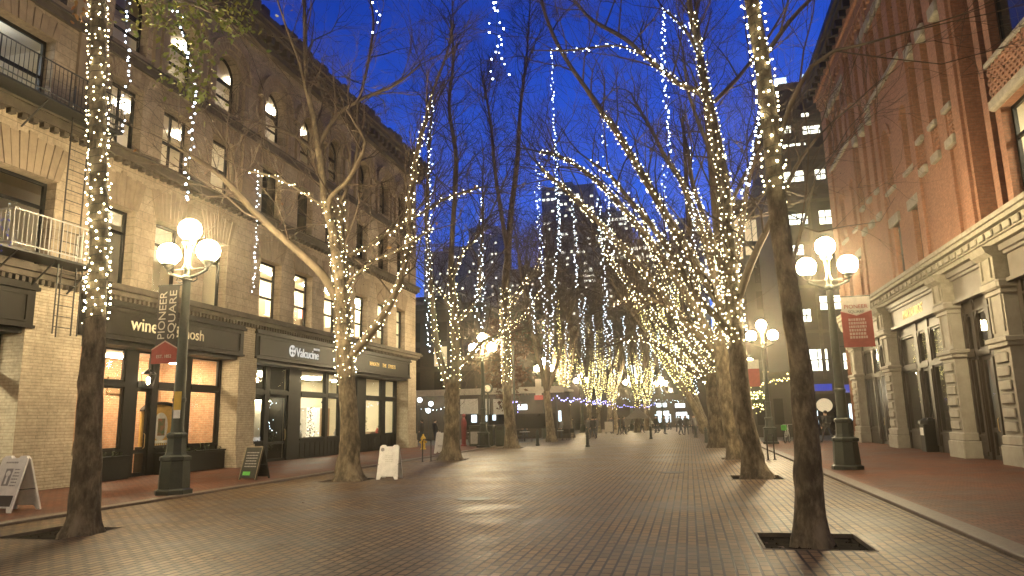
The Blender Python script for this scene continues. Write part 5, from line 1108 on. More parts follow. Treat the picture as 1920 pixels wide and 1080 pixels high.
LIMB_WORD = {
 ('TL1',0): 'warm light string wound round the straight dark trunk by the wine shop',
 ('TL2',0): 'warm light string wound up the main stem of the tree before the kitchen shop',
 ('TL2',3): 'warm light string on the short second stem ending in a bright white tuft',
 ('TL2',4): 'warm light string on the long right limb that rises past the building corner',
 ('TL2',5): 'warm light string on the upper thin branch crossing towards the hanging lights',
 ('TL2',6): 'warm light string on the lower thin branch right of the forked tree',
 ('TL2',10): 'warm light string on the thin branch reaching left over the arched windows',
 ('TL3',1): 'warm light string on the left limb of the low forked tree by the pavilion',
 ('TL3',2): 'warm light string on the thick right limb of the low forked tree by the pavilion',
 ('TL3',3): 'warm light string on a thin twig reaching towards the lamp before the pavilion',
 ('TL3',4): 'warm light string on the rising branch left of the pavilion lamp',
 ('TL3',5): 'warm light string on the little left twig of the low forked tree',
 ('TL3',6): 'warm light string on the highest twig of the low forked tree',
 ('TL4',0): 'dense warm light string round the slim trunk right of the pavilion lamp',
 ('TL4',2): 'warm light string on the upper right branch of the slim lit tree',
 ('TL4',3): 'warm light string on the lower right branch of the slim lit tree',
 ('TL4',4): 'warm light string on the small left twig of the slim lit tree',
 ('TR1',0): 'warm light string wound round the upper trunk of the near right tree',
 ('TR2',0): 'dense warm light string climbing the main stem of the mottled leaning tree',
 ('TR2',1): 'warm light string on the thick broken limb slanting up left against the sky',
 ('TR2',2): 'warm light string on the long limb below the thick broken limb',
 ('TR2',3): 'sparse light string on the dark branch arching left across the sky',
 ('TR2',4): 'short light string on the top twig above the dark arching branch',
 ('TR2',5): 'bright light string lying flat along a level twig high over the plaza',
 ('TR2',10): 'warm light string on the inner limb beside the main stem',
 ('TR3',1): 'warm light string on the long slanting limb ending by the tall hanging string',
 ('TR3',2): 'warm light string on the lowest long slanting limb of the third right tree',
 ('TR3',3): 'warm light string on the steep limb of the third right tree',
 ('TR3',4): 'warm light string on the upright limb base of the third right tree',
 ('TR3',5): 'warm light string on the right hand limb behind the main stem',
 ('TR3',6): 'warm light string on the level branch with the drooping tip over the glowing trees',
 ('TR4',1): 'warm light string on the left limb of the fourth right tree',
 ('TR4',2): 'warm light string on the middle limb of the fourth right tree',
 ('TR4',3): 'warm light string on the steep limb of the fourth right tree',
 ('TR4',4): 'warm light string on the low drooping limb of the fourth right tree',
 ('TR4',5): 'warm light string on the upright limb of the fourth right tree'}
SPEC = {'TL1': (2,1.0), 'TL2': (2,1.0), 'TL3': (2,.9), 'TL4': (2,1.3), 'TR1': (2,1.0), 'TR2': (2,1.0), 'TR3': (2,1.0), 'TR4': (2,.9)}
def build_tree(key, limbs, rg, near, label, group=None):
    b = Vector(limbs[0][0][0][:3]); b.z = 0
    t = empty('plane_tree', b, label, 'tree', group or 'plane trees lining the mall')
    tm = MB(); lm = MB(); cm = MB()
    tw = MB()
    lev, dens = SPEC.get(key, (2, .8)); TWR[0] = .0045 if b.y < 15 else .006 if b.y < 25 else .0095 if b.y < 45 else .014
    for li, (pts, lit) in enumerate(limbs):
        seg = resample(pts, .25 if near else .6)
        P = [Vector(s[:3]) for s in seg]; Rr = [max(s[3], .008) for s in seg]
        if li == 0:
            z0 = P[0].z
            P[0].z = -.06
            for i in range(len(P)):                    # root flare
                h = max(0, P[i].z); Rr[i] *= 1+.22*math.exp(-h/.22)
            for i in range(1, len(P)-1):
                P[i] += Vector((rg.gauss(0,.008), rg.gauss(0,.008), 0)); Rr[i] *= rg.uniform(.965, 1.04)
        big = MB(); big.tube(P, Rr, 12 if near and li == 0 else (8 if near else 5))
        (tm if li == 0 else lm).add(big.v, big.f)
        acc = 0; n = len(P)
        for i in range(1, n):
            L = (P[i]-P[i-1]).length; t_ = i/n
            if Rr[i] < .12 and P[i].z > 3.8:
                acc += L*dens*(1.5 if b.y < 25 else 3.4 if b.y < 45 else 2.6)
                while acc > .8:
                    acc -= rg.uniform(.55, 1.1)
                    e = (P[i]-P[i-1]).normalized(); ax = Vector((rg.gauss(0,1), rg.gauss(0,1), rg.gauss(0,1))).normalized()
                    d = e.copy(); d.rotate(Quaternion(ax, R(rg.uniform(30,75)))); d.z += .25; d.normalize()
                    grow(cm, P[i], d, min(.035, Rr[i]*.55), rg.uniform(1.6, 3.6), lev, rg)
        if li and Rr[-1] < .07: grow(cm, P[-1], (P[-1]-P[-2]).normalized(), Rr[-1]*.9, rg.uniform(1.6,2.8), lev, rg)
    if near:
        seg = resample(limbs[0][0], .07); tm = MB(); P = []; Rr = []
        for s in seg: P.append(Vector(s[:3])); Rr.append(max(s[3], .01))
        P[0].z = -.06; nn = 28; tm.tube(P, Rr, nn, False); ph = rg.uniform(0, 6)
        vs = []
        for k, v in enumerate(tm.v):
            i, j = divmod(k, nn); c = P[i]; q = Vector(v); e = q-c; r = e.length; a = 2*math.pi*j/nn; h = max(0, c.z)
            f = 1+.34*math.exp(-h/.2)*(.65+.35*math.sin(4*a+ph)+.25*math.sin(7*a+ph*2))
            n1 = mnoise.noise(Vector((math.cos(a)*1.4, math.sin(a)*1.4, h*.9))*1.6+Vector((ph,0,0))); n2 = mnoise.noise(Vector((math.cos(a)*3, math.sin(a)*3, h*2.2))*2.2+Vector((0,ph,0)))
            kn = max(0, mnoise.noise(Vector((math.cos(a)*.9, math.sin(a)*.9, h*1.1))*1.7+Vector((3*ph,1,2)))-.35)
            vs.append(tuple(c+e*.9*(f+.09*n1+.045*n2+.55*kn)))
        tm.v = vs
    auto_smooth(tm.build('trunk', K['bark'], t), 80)
    if lm.v: auto_smooth(lm.build('limbs', K['limb'], t), 60)
    if cm.v: cm.build('crown', K['twig'], t, fix=False)
    return t, b
MBASE = {}
for key, limbs in TREES.items():
    rg = random.Random(sum(map(ord, key)))
    near = True
    t, b = build_tree(key, limbs, rg, near, TREE_LABEL[key]); MBASE[key] = t
    for li, (pts, lit) in enumerate(limbs):
        if not lit: continue
        far = b.y > 25
        bulbs, cord = wrap(pts, lit[0], lit[1], .15 if b.y < 15 else .2 if b.x > 0 and not far else .24 if not far else .26 if b.x > 0 else .3, .16 if b.y < 15 else .18 if b.x > 0 else .21 if not far else .24, rg)
        cool = (key, li) in (('TR2',5), ('TR2',4))
        light_string(LIMB_WORD[(key, li)], 'light strings wound round the plane trees', b, bulbs, cord,
                     K['bulbc'] if cool else K['bulbw'], (.016 if b.y < 15 else .015) if b.y < 25 else .018, 100 if b.y < 25 else 0)
# leaves still on the nearest left tree
rg = random.Random(11); m = MB(); mo = MB()
def pxw(px, py, y):
    return None
for c in LEAFS: leaf_spray(m, c, 34, .22, rg, .07)
m.build('leaves', K['gleaf'], MBASE['TL1'], fix=False)['kind'] = 'stuff'
for c in LEAFO: leaf_spray(mo, c, 8, .14, rg, .07)
mo.build('orange_leaves', K['oleaf'], MBASE['TL1'], fix=False)['kind'] = 'stuff'
m = MB()
for pts, lit in TREES['TL2']:
    for p in pts[3:]:
        if p[2] > 6.5 and rg.random() < .5: leaf_spray(m, (p[0]+rg.gauss(0,.6), p[1]+rg.gauss(0,.6), p[2]+rg.gauss(0,.5)), 1, .1, rg, .08)
m.build('last_leaves', K['oleaf'], MBASE['TL2'], fix=False)['kind'] = 'stuff'

# ------------------------------------------------------------------ hanging strings
far_lab = 'fine cool light string hanging among the far glowing trees'
for i, (pts, n, lab) in enumerate(HANGS):
    P = [Vector(p) for p in pts]
    seg = [tuple(p)+(0,) for p in pts]; seg = [Vector(s) for s in seg]; line = [Vector(s[:3]) for s in resample(seg, .12)]
    L = [0]
    for a, b in zip(line, line[1:]): L.append(L[-1]+(b-a).length)
    rg = random.Random(100+i); bulbs = []
    for k in range(n):
        s = L[-1]*(k+rg.uniform(.1,.9))/n; j = next(q for q in range(1, len(L)) if L[q] >= s)
        p = line[j-1].lerp(line[j], (s-L[j-1])/max(1e-6, L[j]-L[j-1])); w = .03 if P[0].y < 25 else .06
        if 'doubled' in (lab or ''): w = .1
        bulbs.append(p+Vector((rg.gauss(0,w), rg.gauss(0,w), 0)))
    y = P[0].y
    light_string(lab or far_lab, 'cool light strings hanging from the branches' if lab else 'fine cool strings among the far trees', P[0], bulbs, line, K['bulbc'] if y < 40 else K['bulbcf'],
                 .02 if y < 15 else (.018 if y < 25 else .02 if y < 40 else .027), 100 if y < 20 else 0)

# ------------------------------------------------------------------ far trees of the park
def far_tree(x, y, lean, rg, lit=True, h=17, fork=3.4, label='distant bare plane tree glowing with yellow lights in the park', strings=1.0, spread=1.0):
    r0 = rg.uniform(.28, .38)
    trunk = [(x,y,0,r0*1.25),(x+lean*.3,y,1.2,r0),(x+lean*.7,y,fork*.8,r0*.85),(x+lean,y,fork+.3,r0*.8)]
    limbs = [(trunk, None)]; wraps = []
    n = rg.randint(5,7)
    for k in range(n):
        a = 2*math.pi*k/n+rg.uniform(-.4,.4); out = rg.uniform(1.5,4.5)*spread; H = h*rg.uniform(.7,1.05)
        pts = []
        for i in range(7):
            t = i/6
            pts.append((x+lean*(1+t*1.6)+out*math.cos(a)*t**.8+rg.gauss(0,.15)*t, y+out*math.sin(a)*t**.8, fork+.2+(H-fork)*t, .17*(1-.82*t)))
        limbs.append((pts, None)); wraps.append(pts)
    t, b = build_tree('far', limbs, rg, False, label, 'distant plane trees in the park')
    if lit:
        bl = []
        for pts in wraps:
            q = rg.randint(2, 4)
            bb, _ = wrap(pts, 0, q, .24, .19/strings, rg); bl += bb
        bb, _ = wrap(trunk, 2, 3, .32, .27/strings, rg); bl += bb
        light_string('yellow light string wound round a distant tree in the park', 'yellow light strings on the distant trees', b, bl, [], K['bulbwf'], .026, 0)
rg = random.Random(21)
for (x, y) in ((-10,53),(-10.2,63),(-9.8,72.5),(-10.1,82),(-9.9,92),(-10,103),(-5.6,80),(-5.2,90),(-5.8,101)):
    far_tree(x, y, rg.uniform(-.4,.5), rg, lit=y > 60, h=rg.uniform(14,18), spread=.8)
for (x, y) in ((1.5,50),(1.6,60.5),(1.4,71),(1.5,82)):
    far_tree(x, y, rg.uniform(-2.2,-1.2), rg, h=rg.uniform(15,19), label='distant plane tree leaning over the plaza in the right row', fork=3.8)
# leafy trees that still hold foliage
def leafy(name, x, y, h, r, mat, label, n=160, s=.16, zlo=.3):
    rg = random.Random(int(x*7+y)); t = empty(name, (x,y,0), label, 'tree')
    m = MB(); m.tube([(x,y,-.05),(x+.1,y,h*.3),(x,y+.1,h*.6),(x-.1,y,h*.92)], [.2,.15,.09,.03], 8); m.build('trunk', K['bark'], t)
    m = MB(); lf = MB()
    for k in range(60):
        z = h*rg.uniform(zlo*.8, .9); a = rg.uniform(0,6.28); q = r*math.sin(math.pi*min(1,max(.12,(z/h-zlo*.7)/(1-zlo*.7))))*rg.uniform(.5,1.1)
        p = Vector((x,y,z)); d = Vector((math.cos(a), math.sin(a), .35)).normalized(); m.tube([p, p+d*q*.5, p+d*q+Vector((0,0,-.15))], [.03,.02,.008], 4, False)
        for j in range(3): leaf_spray(lf, tuple(p+d*q*rg.uniform(.35,1.1)), n//60+2, .3, rg, s)
    m.build('branches', K['twig'], t, fix=False); lf.build('crown', mat, t, fix=False)
leafy('leafy_tree', -14.2, 57, 10.5, 2.4, K['bleaf'], 'tree with brown withered leaves rising behind the pavilion left end', 900, .17)
leafy('leafy_tree', -17.0, 64, 12, 2.6, K['bleaf'], 'second brown leaved tree behind the pavilion roof', 800, .18)
leafy('leafy_tree', -12.6, 66, 15, 3.0, K['dleaf'], 'green leafed tree standing behind the long twin light strings', 1300, .2)
leafy('leafy_tree', -20, 72, 13, 3.4, K['dleaf'], 'dark leafy tree behind the awning pavilion near the stone corner', 1000, .2)

# ------------------------------------------------------------------ beyond the mall
pv = empty('pavilion', (-16.5,58,0), 'open pavilion with a pale awning edge and white screens beyond the stone building', 'pavilion')
m = MB(); m.box(-26,-9.6,56.4,62,3.95,4.1); m.box(-26.1,-9.5,56.2,56.4,3.7,4.2); m.build('awning', K['canvas'], pv)
m = MB(); m.box(-26,-10,62,62.3,0,3.95); m.build('wall', K['dbrick'], pv)
for x in (-25.5,-22,-18.9,-14.1,-10.2): m = MB(); m.box(x-.07,x+.07,56.5,56.65,0,3.948); m.build('post', K['iron'], pv)
for a, b, c, d in PAV: m = MB(); m.box(a,b,57,57.03,c,d); m.build('screen', K['white'], pv)
for a, b, c, d in PAVL: m = MB(); m.box(a,b,58.6,58.63,c,d); m.build('lit_window', K['litwhite'] if c > 2.4 else K['litcool'], pv)
m = MB(); m.box(-18.5,-10.5,58.65,58.8,.9,2.1); m.build('glazed_bar', K['dglass'], pv)
m = MB()
for x in (-24,-20.5,-16.5,-12.5): m.box(x-.6,x+.6,59.5,59.7,3.85,3.94)
m.build('ceiling_lamp', K['ceilw'], pv)
rgb = random.Random(5)
def straight_lights(label, a, b, n, mat, sag=.25, r=.04, jit=.06):
    a, b = Vector(a), Vector(b); pts = [a.lerp(b, k/(n-1))+Vector((0,0,-sag*4*(k/(n-1))*(1-k/(n-1)))) for k in range(n)]
    t = empty('light_string', a, label, 'light string', 'light strings on the shop fronts')
    m = MB(); m.tube(pts, .008, 3, False); m.build('cord', K['cord'], t)
    bulb_mass(t, [p+Vector((rgb.gauss(0,jit*.3), rgb.gauss(0,jit), rgb.gauss(0,jit))) for p in pts], mat, r)
straight_lights('row of blue bulbs along the right end of the pavilion awning', (-10.9,56.1,3.35), (-6.4,60,3.0), 46, K['bulbb'], .15, .045, .12)
straight_lights('sagging row of pale blue bulbs between the stone corner and the pavilion', (-23.5,57,3.1), (-18.6,56,2.7), 14, K['bulbcf'], .2)
straight_lights('small knot of blue bulbs on a post of the pavilion', (-14.2,56.4,3.4), (-12.9,56.3,2.6), 22, K['bulbb'], .1, .045, .22)
for (x,y,z), lab in zip(GL, ('bluish white globe light nearest the stone building corner','upper of the two small pale globe lights beside the pavilion','lower of the two small pale globe lights beside the pavilion')):
    t = empty('globe_light', (x,y,0), lab, 'lamp'); m = MB(); m.sphere((x,y,z), .22, 12, 8); m.build('globe', K['litwhite'], t, smooth=True)
    m = MB(); m.lathe([(.09,0),(.05,.2),(.04,z-.2),(.1,z-.16)], 8, (x,y,0)); m.build('post', K['iron'], t)

def block(name, x0, x1, y0, y1, h, mat, label, grid=None, lit=(), cat='building', litmat='litwin', face='s', roofbits=True):
    t = empty(name, ((x0+x1)/2, y0, 0), label, cat)
    m = MB(); m.box(x0,x1,y0,y1,-.3,h); m.build('wall', mat, t)
    m = MB(); m.box(x0-.3,x1+.3,y0-.3,y1+.3,h+.01,h+.5)
    if roofbits: m.box(x0+(x1-x0)*.25,x0+(x1-x0)*.6,y0+1,y0+(y1-y0)*.6,h+.5,h+2.6)
    m.build('roof', K['ledge'], t)
    if grid:
        nx, nz, ww, hh, z0, prob = grid; rg = random.Random(int(x0*3+h)); fr = MB()
        for i in range(nx):
            for j in range(nz):
                cx = x0+(x1-x0)*(i+.5)/nx; cz = z0+(h-z0-1)*(j+.5)/nz
                on = rg.random() < prob
                if on:
                    q = MB(); q.box(cx-ww/2,cx+ww/2,y0-.06,y0-.03,cz-hh/2,cz+hh/2); q.build('lit_window', K[rg.choice(('litwin','litwarm','litcool')) if litmat is None else litmat], t)
                else: fr.box(cx-ww/2,cx+ww/2,y0-.05,y0-.02,cz-hh/2,cz+hh/2)
        if fr.v: fr.build('dark_windows', K['dglass'], t)['kind'] = 'stuff'
    for a, b, c, d in lit:
        q = MB(); q.box(a,b,y0-.07,y0-.03,c,d); q.build('lit_window', K[litmat or 'litwin'], t)
    return t
TWL = TW
def inside(r, q): return r[0] <= (q[0]+q[1])/2 <= r[1]
labs = ['tall dark glass office tower with sparse lit rows behind the long hanging strings','dark square office tower with rows of white lit windows behind the branches','lower wide office block with two long bright window bands',
 'long dark hillside block dotted with small warm windows behind the low forked tree','narrow dark tower with a blue lit dome on its roof','green dark low block behind the slim lit tree','dark office block behind the fan of lit limbs']
used = set()
for i, r in enumerate(T):
    lit = []
    for j, q in enumerate(TW):
        if j not in used and inside(r, q) and q[3] < r[3] and i in (0,1,2): lit.append(q); used.add(j)
    gy = 300 + i*14
    g = {0:(12,30,1.2,1.0,20,.22), 1:(8,26,1.2,.9,20,.22), 2:(13,22,1.3,1.0,18,.34), 3:(20,16,.9,1.0,20,.28), 4:(6,16,1.1,1.0,22,.16), 5:(6,12,1.2,1.0,20,.2), 6:(8,20,1.3,1.0,20,.14)}[i]
    k = gy/300
    t = block('office_tower', r[0]*k, r[1]*k, gy, gy+30, 1.65+(r[3]-1.65)*k, K['tower'] if i in (0,1,5) else K['tower2'], labs[i], g, [], 'tower', 'litwin')
    for q in lit:
        n = MB(); w = (q[1]-q[0]); c = max(1, int(w*k/1.4))
        for s in range(c): n.box(q[0]*k+w*k*s/c, q[0]*k+w*k*(s+.82)/c, gy-.09, gy-.03, 1.65+(q[2]-1.65)*k, 1.65+(q[3]-1.65)*k)
        n.build('lit_window', K['litwin'], t)
    if i == 4:
        a, b, c, d = DOME[0]; m = MB(); m.sphere(((a+b)/2*k, gy+6, d*k+1), 4.6*k, 18, 10, (1,1,.8)); m.build('dome', K['tower'], t, smooth=True)
        m = MB(); m.prism_xz([(a*k,c*k+3.4),(b*k,c*k+2.2),(b*k,c*k+3.0),(b*k-2,c*k+5.2),(a*k,c*k+6)], gy-.4, gy-.2); m.build('blue_lit_sign', K['litblue'], t)
# dusky brick houses across the street, left, and the end of the view
block('brick_house', -44, -19, 66, 84, 12.5, K['dbrick'], 'dusky brick house across the street behind the pavilion', (9,3,1.3,1.9,4.2,.12), litmat='litwarm')
block('brick_house', -46, -16.5, 88, 116, 15.5, K['dbrick'], 'taller dusky brick house further down the left side', (10,4,1.3,1.9,4,.14), litmat='litwarm')
fb = block('end_building', -24, 14, 112, 126, 13.5, K['dbrick'], 'dim building with blue lit shop front closing the far end of the mall', (13,3,1.4,1.9,4.6,.1), FAR, litmat='litwhite')
for a, b, c, d in FARBLUE: m = MB(); m.box(a,b,111.85,111.9,c,d); m.build('blue_shop_window', K['litcool'], fb)
wb = block('warm_lit_building', 5.5, 22, 90, 104, 27.5, K['tower2'], 'brown building with a warm lit window group seen left of the near right trunk', (6,7,1.6,2.2,4,.12), WARMW, litmat='litwarm')
rf = block('corner_office', 8.9, 27, 63, 84, 29.8, K['tower2'], 'dark corner office building with white lit windows behind the brick building', None, RFW, litmat='litwin')
m = MB()
for z in (8.2, 12.0, 15.7, 19.4, 23.2, 26.8): m.box(8.85,27.05,62.9,63.0,z,z+.25)
for x in (11.0, 13.1, 15.2): m.box(x-.15,x+.15,62.9,63.0,4.4,29.8)
m.build('facade_band', K['ledge'], rf)
for q in RFW[:11]:
    m = MB(); c = (q[0]+q[1])/2; m.box(c-.04,c+.04,62.9,62.93,q[2],q[3]); m.box(q[0],q[1],62.905,62.928,(q[2]+q[3])/2-.05,(q[2]+q[3])/2+.05); m.build('mullion', K['dframe'], rf)
for q in RFROOF: m = MB(); m.box(q[0],q[1],66,66.2,q[2],q[3]); m.build('roof_light', K['litcool'], rf)
for q in RFBLUE: m = MB(); m.box(q[0],q[1],62.8,62.9,q[2],q[3]); m.build('blue_lit_sign', K['litblue'], rf)
q = RFSHOP[0]; m = MB(); m.sphere(((q[0]+q[1])/2,62.7,(q[2]+q[3])/2), .62, 14, 10, (1,.3,.9)); m.build('round_lit_window', K['litwarm'], rf)
for q in RFSHOP[1:]: m = MB(); m.box(q[0],q[1],62.8,62.9,q[2],q[3]); m.build('lit_window', K['litcool'], rf)
m = MB(); m.box(8.95,13.3,62.85,62.95,.3,3.2); m.build('shop_window', K['dglass'], rf)
# lit café front on the right of the park, basket of lights
cf = block('cafe_building', 4.9, 8.8, 60, 66, 4.4, K['brownwood'], 'low dark cafe front edged with small lights left of the near right trunk', (3,1,.7,2.0,.3,.5), litmat='litcool', roofbits=False)
straight_lights('row of white bulbs along the cafe front eaves', (4.8,59.6,3.9), (8.8,59.6,4.7), 46, K['bulbwf'], .1, .045, .1)
straight_lights('knot of warm bulbs high on the cafe front corner', (8.4,59.5,6.2), (8.7,59.5,4.6), 30, K['bulbwf'], 0, .045, .15)
t = empty('hanging_basket', (4.05,46,2.7), 'hanging flower basket wrapped in bright white bulbs on the right behind the leaning trunk', 'hanging basket')
m = MB(); m.sphere((4.05,46,2.6), .42, 12, 8, (1,1,.8)); m.build('basket', K['dleaf'], t)
m = MB(); m.tube([(4.05,46,2.9),(4.05,46,4.6),(4.3,43.0,4.7)], .012, 4); m.build('hanger', K['iron'], t)
bulb_mass(t, [Vector((4.05+rgb.gauss(0,.33), 46+rgb.gauss(0,.3), 2.65+rgb.gauss(0,.32))) for k in range(110)], K['bulbwf'], .04)

# parked cars at the far end of the mall
def car(x, y, rz, lab, mat):
    t = empty('parked_car', (x,y,0), lab, 'car', 'cars at the far end of the mall', rz)
    m = MB(); prof = [(-2.1,.35),(-2.15,.75),(-1.9,.9),(-1.45,.98),(-.85,1.45),(.75,1.47),(1.35,1.0),(2.0,.88),(2.15,.7),(2.12,.35)]
    m.prism_xz(prof, -.85, .85); m.build('body', mat, t, local=True)
    m = MB(); m.prism_xz([(-1.25,1.0),(-.8,1.4),(.7,1.42),(1.15,1.02)], -.87, .87); m.build('windows', K['dglass'], t, local=True)
    for cx in (-1.35,1.35):
        for s in (-.8,.8):
            m = MB(); m.tube([(cx,s-.1,.33),(cx,s+.1,.33)], .33, 14); m.build('wheel', K['rubber'], t, local=True)
    for s in (-.6,.6):
        m = MB(); m.box(2.1,2.17,s-.15,s+.15,.62,.76); m.build('headlight', K['white'], t, local=True)
        m = MB(); m.box(-2.17,-2.1,s-.15,s+.15,.66,.8); m.build('tail_light', K['redenamel'], t, local=True)
car(-6.5,106,R(3),'pale car parked at the far end left of the blue shop windows',K['alu']); car(1.2,107,R(-4),'dark car parked at the far end right of the blue shop windows',K['coatgrey'])

# ------------------------------------------------------------------ people
def person(x, y, rz, label, coat, legs, stride=.0, arm=.25, h=1.74, hold=False):
    s = h/1.74; t = empty('person', (x,y,.05 if x > 3.8 or x < -12 else 0), label, 'person', 'people walking across the mall', rz)
    V = []; E = []; Rd = []
    def v(p, r, par=None):
        V.append(Vector(p)*s); Rd.append(r*s)
        if par is not None: E.append((par, len(V)-1))
        return len(V)-1
    pel = v((0,0,.94), .15); sp = v((0,.0,1.12), .14, pel); ch = v((0,0,1.32), .165, sp); nk = v((0,0,1.47), .065, ch); hd = v((0,-.015,1.56), .085, nk); hd2 = v((0,-.02,1.645), .095, hd); top = v((0,-.01,1.71), .06, hd2)
    nose = v((0,-.105,1.6), .018, hd)
    for q in (-1,1):
        hip = v((q*.1,0,.88), .105, pel); f = stride*q
        kn = v((q*.105,-f*.28-.02*abs(stride),.5), .07, hip); an = v((q*.105,-f*.5 + (.12*abs(stride) if f < 0 else 0),.09+(.06 if f < 0 and stride else 0)), .048, kn); toe = v((q*.115,-f*.5-.17+(.1*abs(stride) if f < 0 else 0),.04), .04, an)
        sh = v((q*.2,0,1.41), .068, ch); el = v((q*.255,f*.16+.03,1.13), .05, sh); wr = v((q*.25,f*.3*arm*4*.25-.1,.9), .034, el); pm = v((q*.25,f*.28*arm-.13,.82), .036, wr)
        for k in range(4): fi = v((q*(.25)+(k-1.5)*.0,f*.28*arm-.16+k*.018,.74+abs(k-1.5)*.008), .009, pm)
        v((q*.232,f*.28*arm-.17,.8), .01, pm)
    me = bpy.data.meshes.new('body'); me.from_pydata([tuple(p) for p in V], E, []); o = bpy.data.objects.new('body', me); col.objects.link(o)
    sk = o.modifiers.new('skin', 'SKIN'); sk.use_smooth_shade = True
    for i, d in enumerate(me.skin_vertices[0].data): d.radius = (Rd[i]*(1.15 if i in (pel, sp, ch) else 1), Rd[i]); d.use_root = i == 0
    sb = o.modifiers.new('sub', 'SUBSURF'); sb.levels = 1; sb.render_levels = 1
    bpy.context.view_layer.update()
    dg = bpy.context.evaluated_depsgraph_get(); nm = bpy.data.meshes.new_from_object(o.evaluated_get(dg)); o.modifiers.clear(); o.data = nm
    nm.materials.clear()
    for mt in (coat, legs, K['skin'], K['rubber']): nm.materials.append(mt)
    for p in nm.polygons:
        z = p.center.z/s; p.material_index = 2 if (z > 1.49 or (z < .86 and abs(p.center.x) > .2*s)) else (0 if z > .8 else (1 if z > .1 else 3))
        p.use_smooth = True
    o.parent = t
    m = MB(); m.sphere((0,.02*s,1.66*s), .105*s, 12, 8, (1,1.05,.9)); m.build('hair', K['hair'], t, smooth=True, local=True)
    if hold: m = MB(); m.bev(-.16,.16,.13,.3,1.05,1.45,.04); m.build('backpack', coat, t, local=True)
    return t
person(7.25,42.6,R(200),'person in a dark coat with a backpack striding past the last stone column',K['coat'],K['jeans'],.75,hold=True)
person(6.85,43.5,R(160),'person in dark clothes walking just behind the one with the backpack',K['coat'],K['coatgrey'],.5)
person(-11.3,61.0,R(20),'person in a black coat standing by the pavilion right end',K['coat'],K['jeans'],.2)
person(-10.7,61.6,R(-60),'person in a grey coat next to the one by the pavilion',K['coatgrey'],K['jeans'],.2)
person(-.3,67.2,R(10),'person in dark clothes far down the middle of the mall',K['coat'],K['jeans'],.5); person(.4,67.8,R(10),'person in a grey coat far down the middle of the mall',K['coatgrey'],K['jeans'],.4)
for i,(x,y) in enumerate(((-8.8,70),(-7.9,76),(-6.9,83),(-4.9,78),(-3.6,86),(-2.4,92),(-13.6,60.2),(-15.0,59.4),(-19.8,55),(-20.6,54.2))):
    person(x,y,rgb.uniform(0,6.28),['far walker in dark clothes among the park trees','dark figure standing under the pavilion awning'][x < -13 and y < 62] if x > -19 else 'dark figure near the stone building corner across the street',rgb.choice((K['coat'],K['coatgrey'])),K['jeans'],rgb.uniform(.1,.5))

for i,(x,y) in enumerate(((-9.0,66),(-12.5,68),(-6.2,71),(-3.2,74),(-8.2,88),(-1.2,80),(-16.5,59),(-13.9,61.2),(-5.5,96),(1.0,99))):
    person(x,y,rgb.uniform(0,6.28),'dark figure standing under the pavilion awning' if x < -13 and y < 62 else 'far walker in dark clothes among the park trees',rgb.choice((K['coat'],K['coatgrey'])),K['jeans'],rgb.uniform(.1,.5))
for i in range(26):
    x, y = rgb.uniform(-13, 2), rgb.uniform(58, 104)
    if abs(x+10) < .8 or abs(x-1.5) < .8 or abs(x+5.5) < .6 or (y < 63 and x < -9.5): continue
    person(x, y, rgb.uniform(0,6.28), 'far walker in dark clothes among the park trees', rgb.choice((K['coat'],K['coat'],K['coatgrey'])), K['jeans'], rgb.uniform(.1,.6))
straight_lights('line of small cool bulbs strung over the far end of the mall', (-9.5,104,4.4), (1.2,105,4.2), 40, K['bulbcf'], .5, .05, .15)
straight_lights('line of blue bulbs strung low between the far glowing trees', (-10,76,3.2), (-3.5,84,3.0), 40, K['bulbb'], .3, .045, .12)
t = empty('market_tent', (-5.3,78,0), 'small pale peaked canvas tent pitched among the far park trees', 'tent')
m = MB(); m.add([(-6.6,76.7,1.5),(-4.0,76.7,1.5),(-4.0,79.3,1.5),(-6.6,79.3,1.5),(-5.3,78,2.6)], [(0,1,4),(1,2,4),(2,3,4),(3,0,4)])
m.add([(-6.6,76.7,1.5),(-6.6,79.3,1.5),(-6.6,79.3,.02),(-6.6,76.7,.02),(-5.8,76.7,1.5),(-6.6,76.7,.02)], [(0,1,2,3),(0,4,5)]); m.build('canopy', K['tentcloth'], t)
for sx, sy in ((-1,-1),(1,-1),(1,1),(-1,1)): m = MB(); m.tube([(-5.3+sx*1.28,78+sy*1.28,0),(-5.3+sx*1.28,78+sy*1.28,1.5)], .03, 6); m.build('pole', K['alu'], t)
t = empty('notice_board', (-8.0,74,0), 'pale upright notice board in front of the glowing far trees', 'notice board')
m = MB(); m.box(-8.4,-7.6,74,74.06,.25,1.25); m.build('panel', K['canvas'], t)
for x in (-8.3,-7.7): m = MB(); m.box(x-.03,x+.03,74.06,74.1,0,1.3); m.build('leg', K['iron'], t)
def cafe_table(x, y, lab):
    t = empty('cafe_table', (x,y,0), lab, 'table', 'outdoor tables by the pavilion')
    m = MB(); m.lathe([(.4,.72),(.4,.75)], 14, (x,y,0)); m.build('table_top', K['alu'], t)
    m = MB(); m.lathe([(.25,0),(.03,.04),(.03,.72)], 10, (x,y,0)); m.build('pedestal', K['iron'], t)
def cafe_chair(x, y, rz, lab):
    t = empty('cafe_chair', (x,y,0), lab, 'chair', 'outdoor chairs by the pavilion', rz)
    m = MB(); m.bev(-.21,.21,-.21,.21,.43,.46,.008); m.build('seat', K['fascia'], t, local=True)
    m = MB(); m.bev(-.21,.21,.18,.22,.55,.88,.008); m.build('backrest', K['fascia'], t, local=True)
    for a in (-.18,.18):
        for b in (-.18,.18): m = MB(); m.tube([(a,b,.43),(a*1.1,b*1.1,0)], .014, 5); m.build('leg', K['iron'], t, local=True)
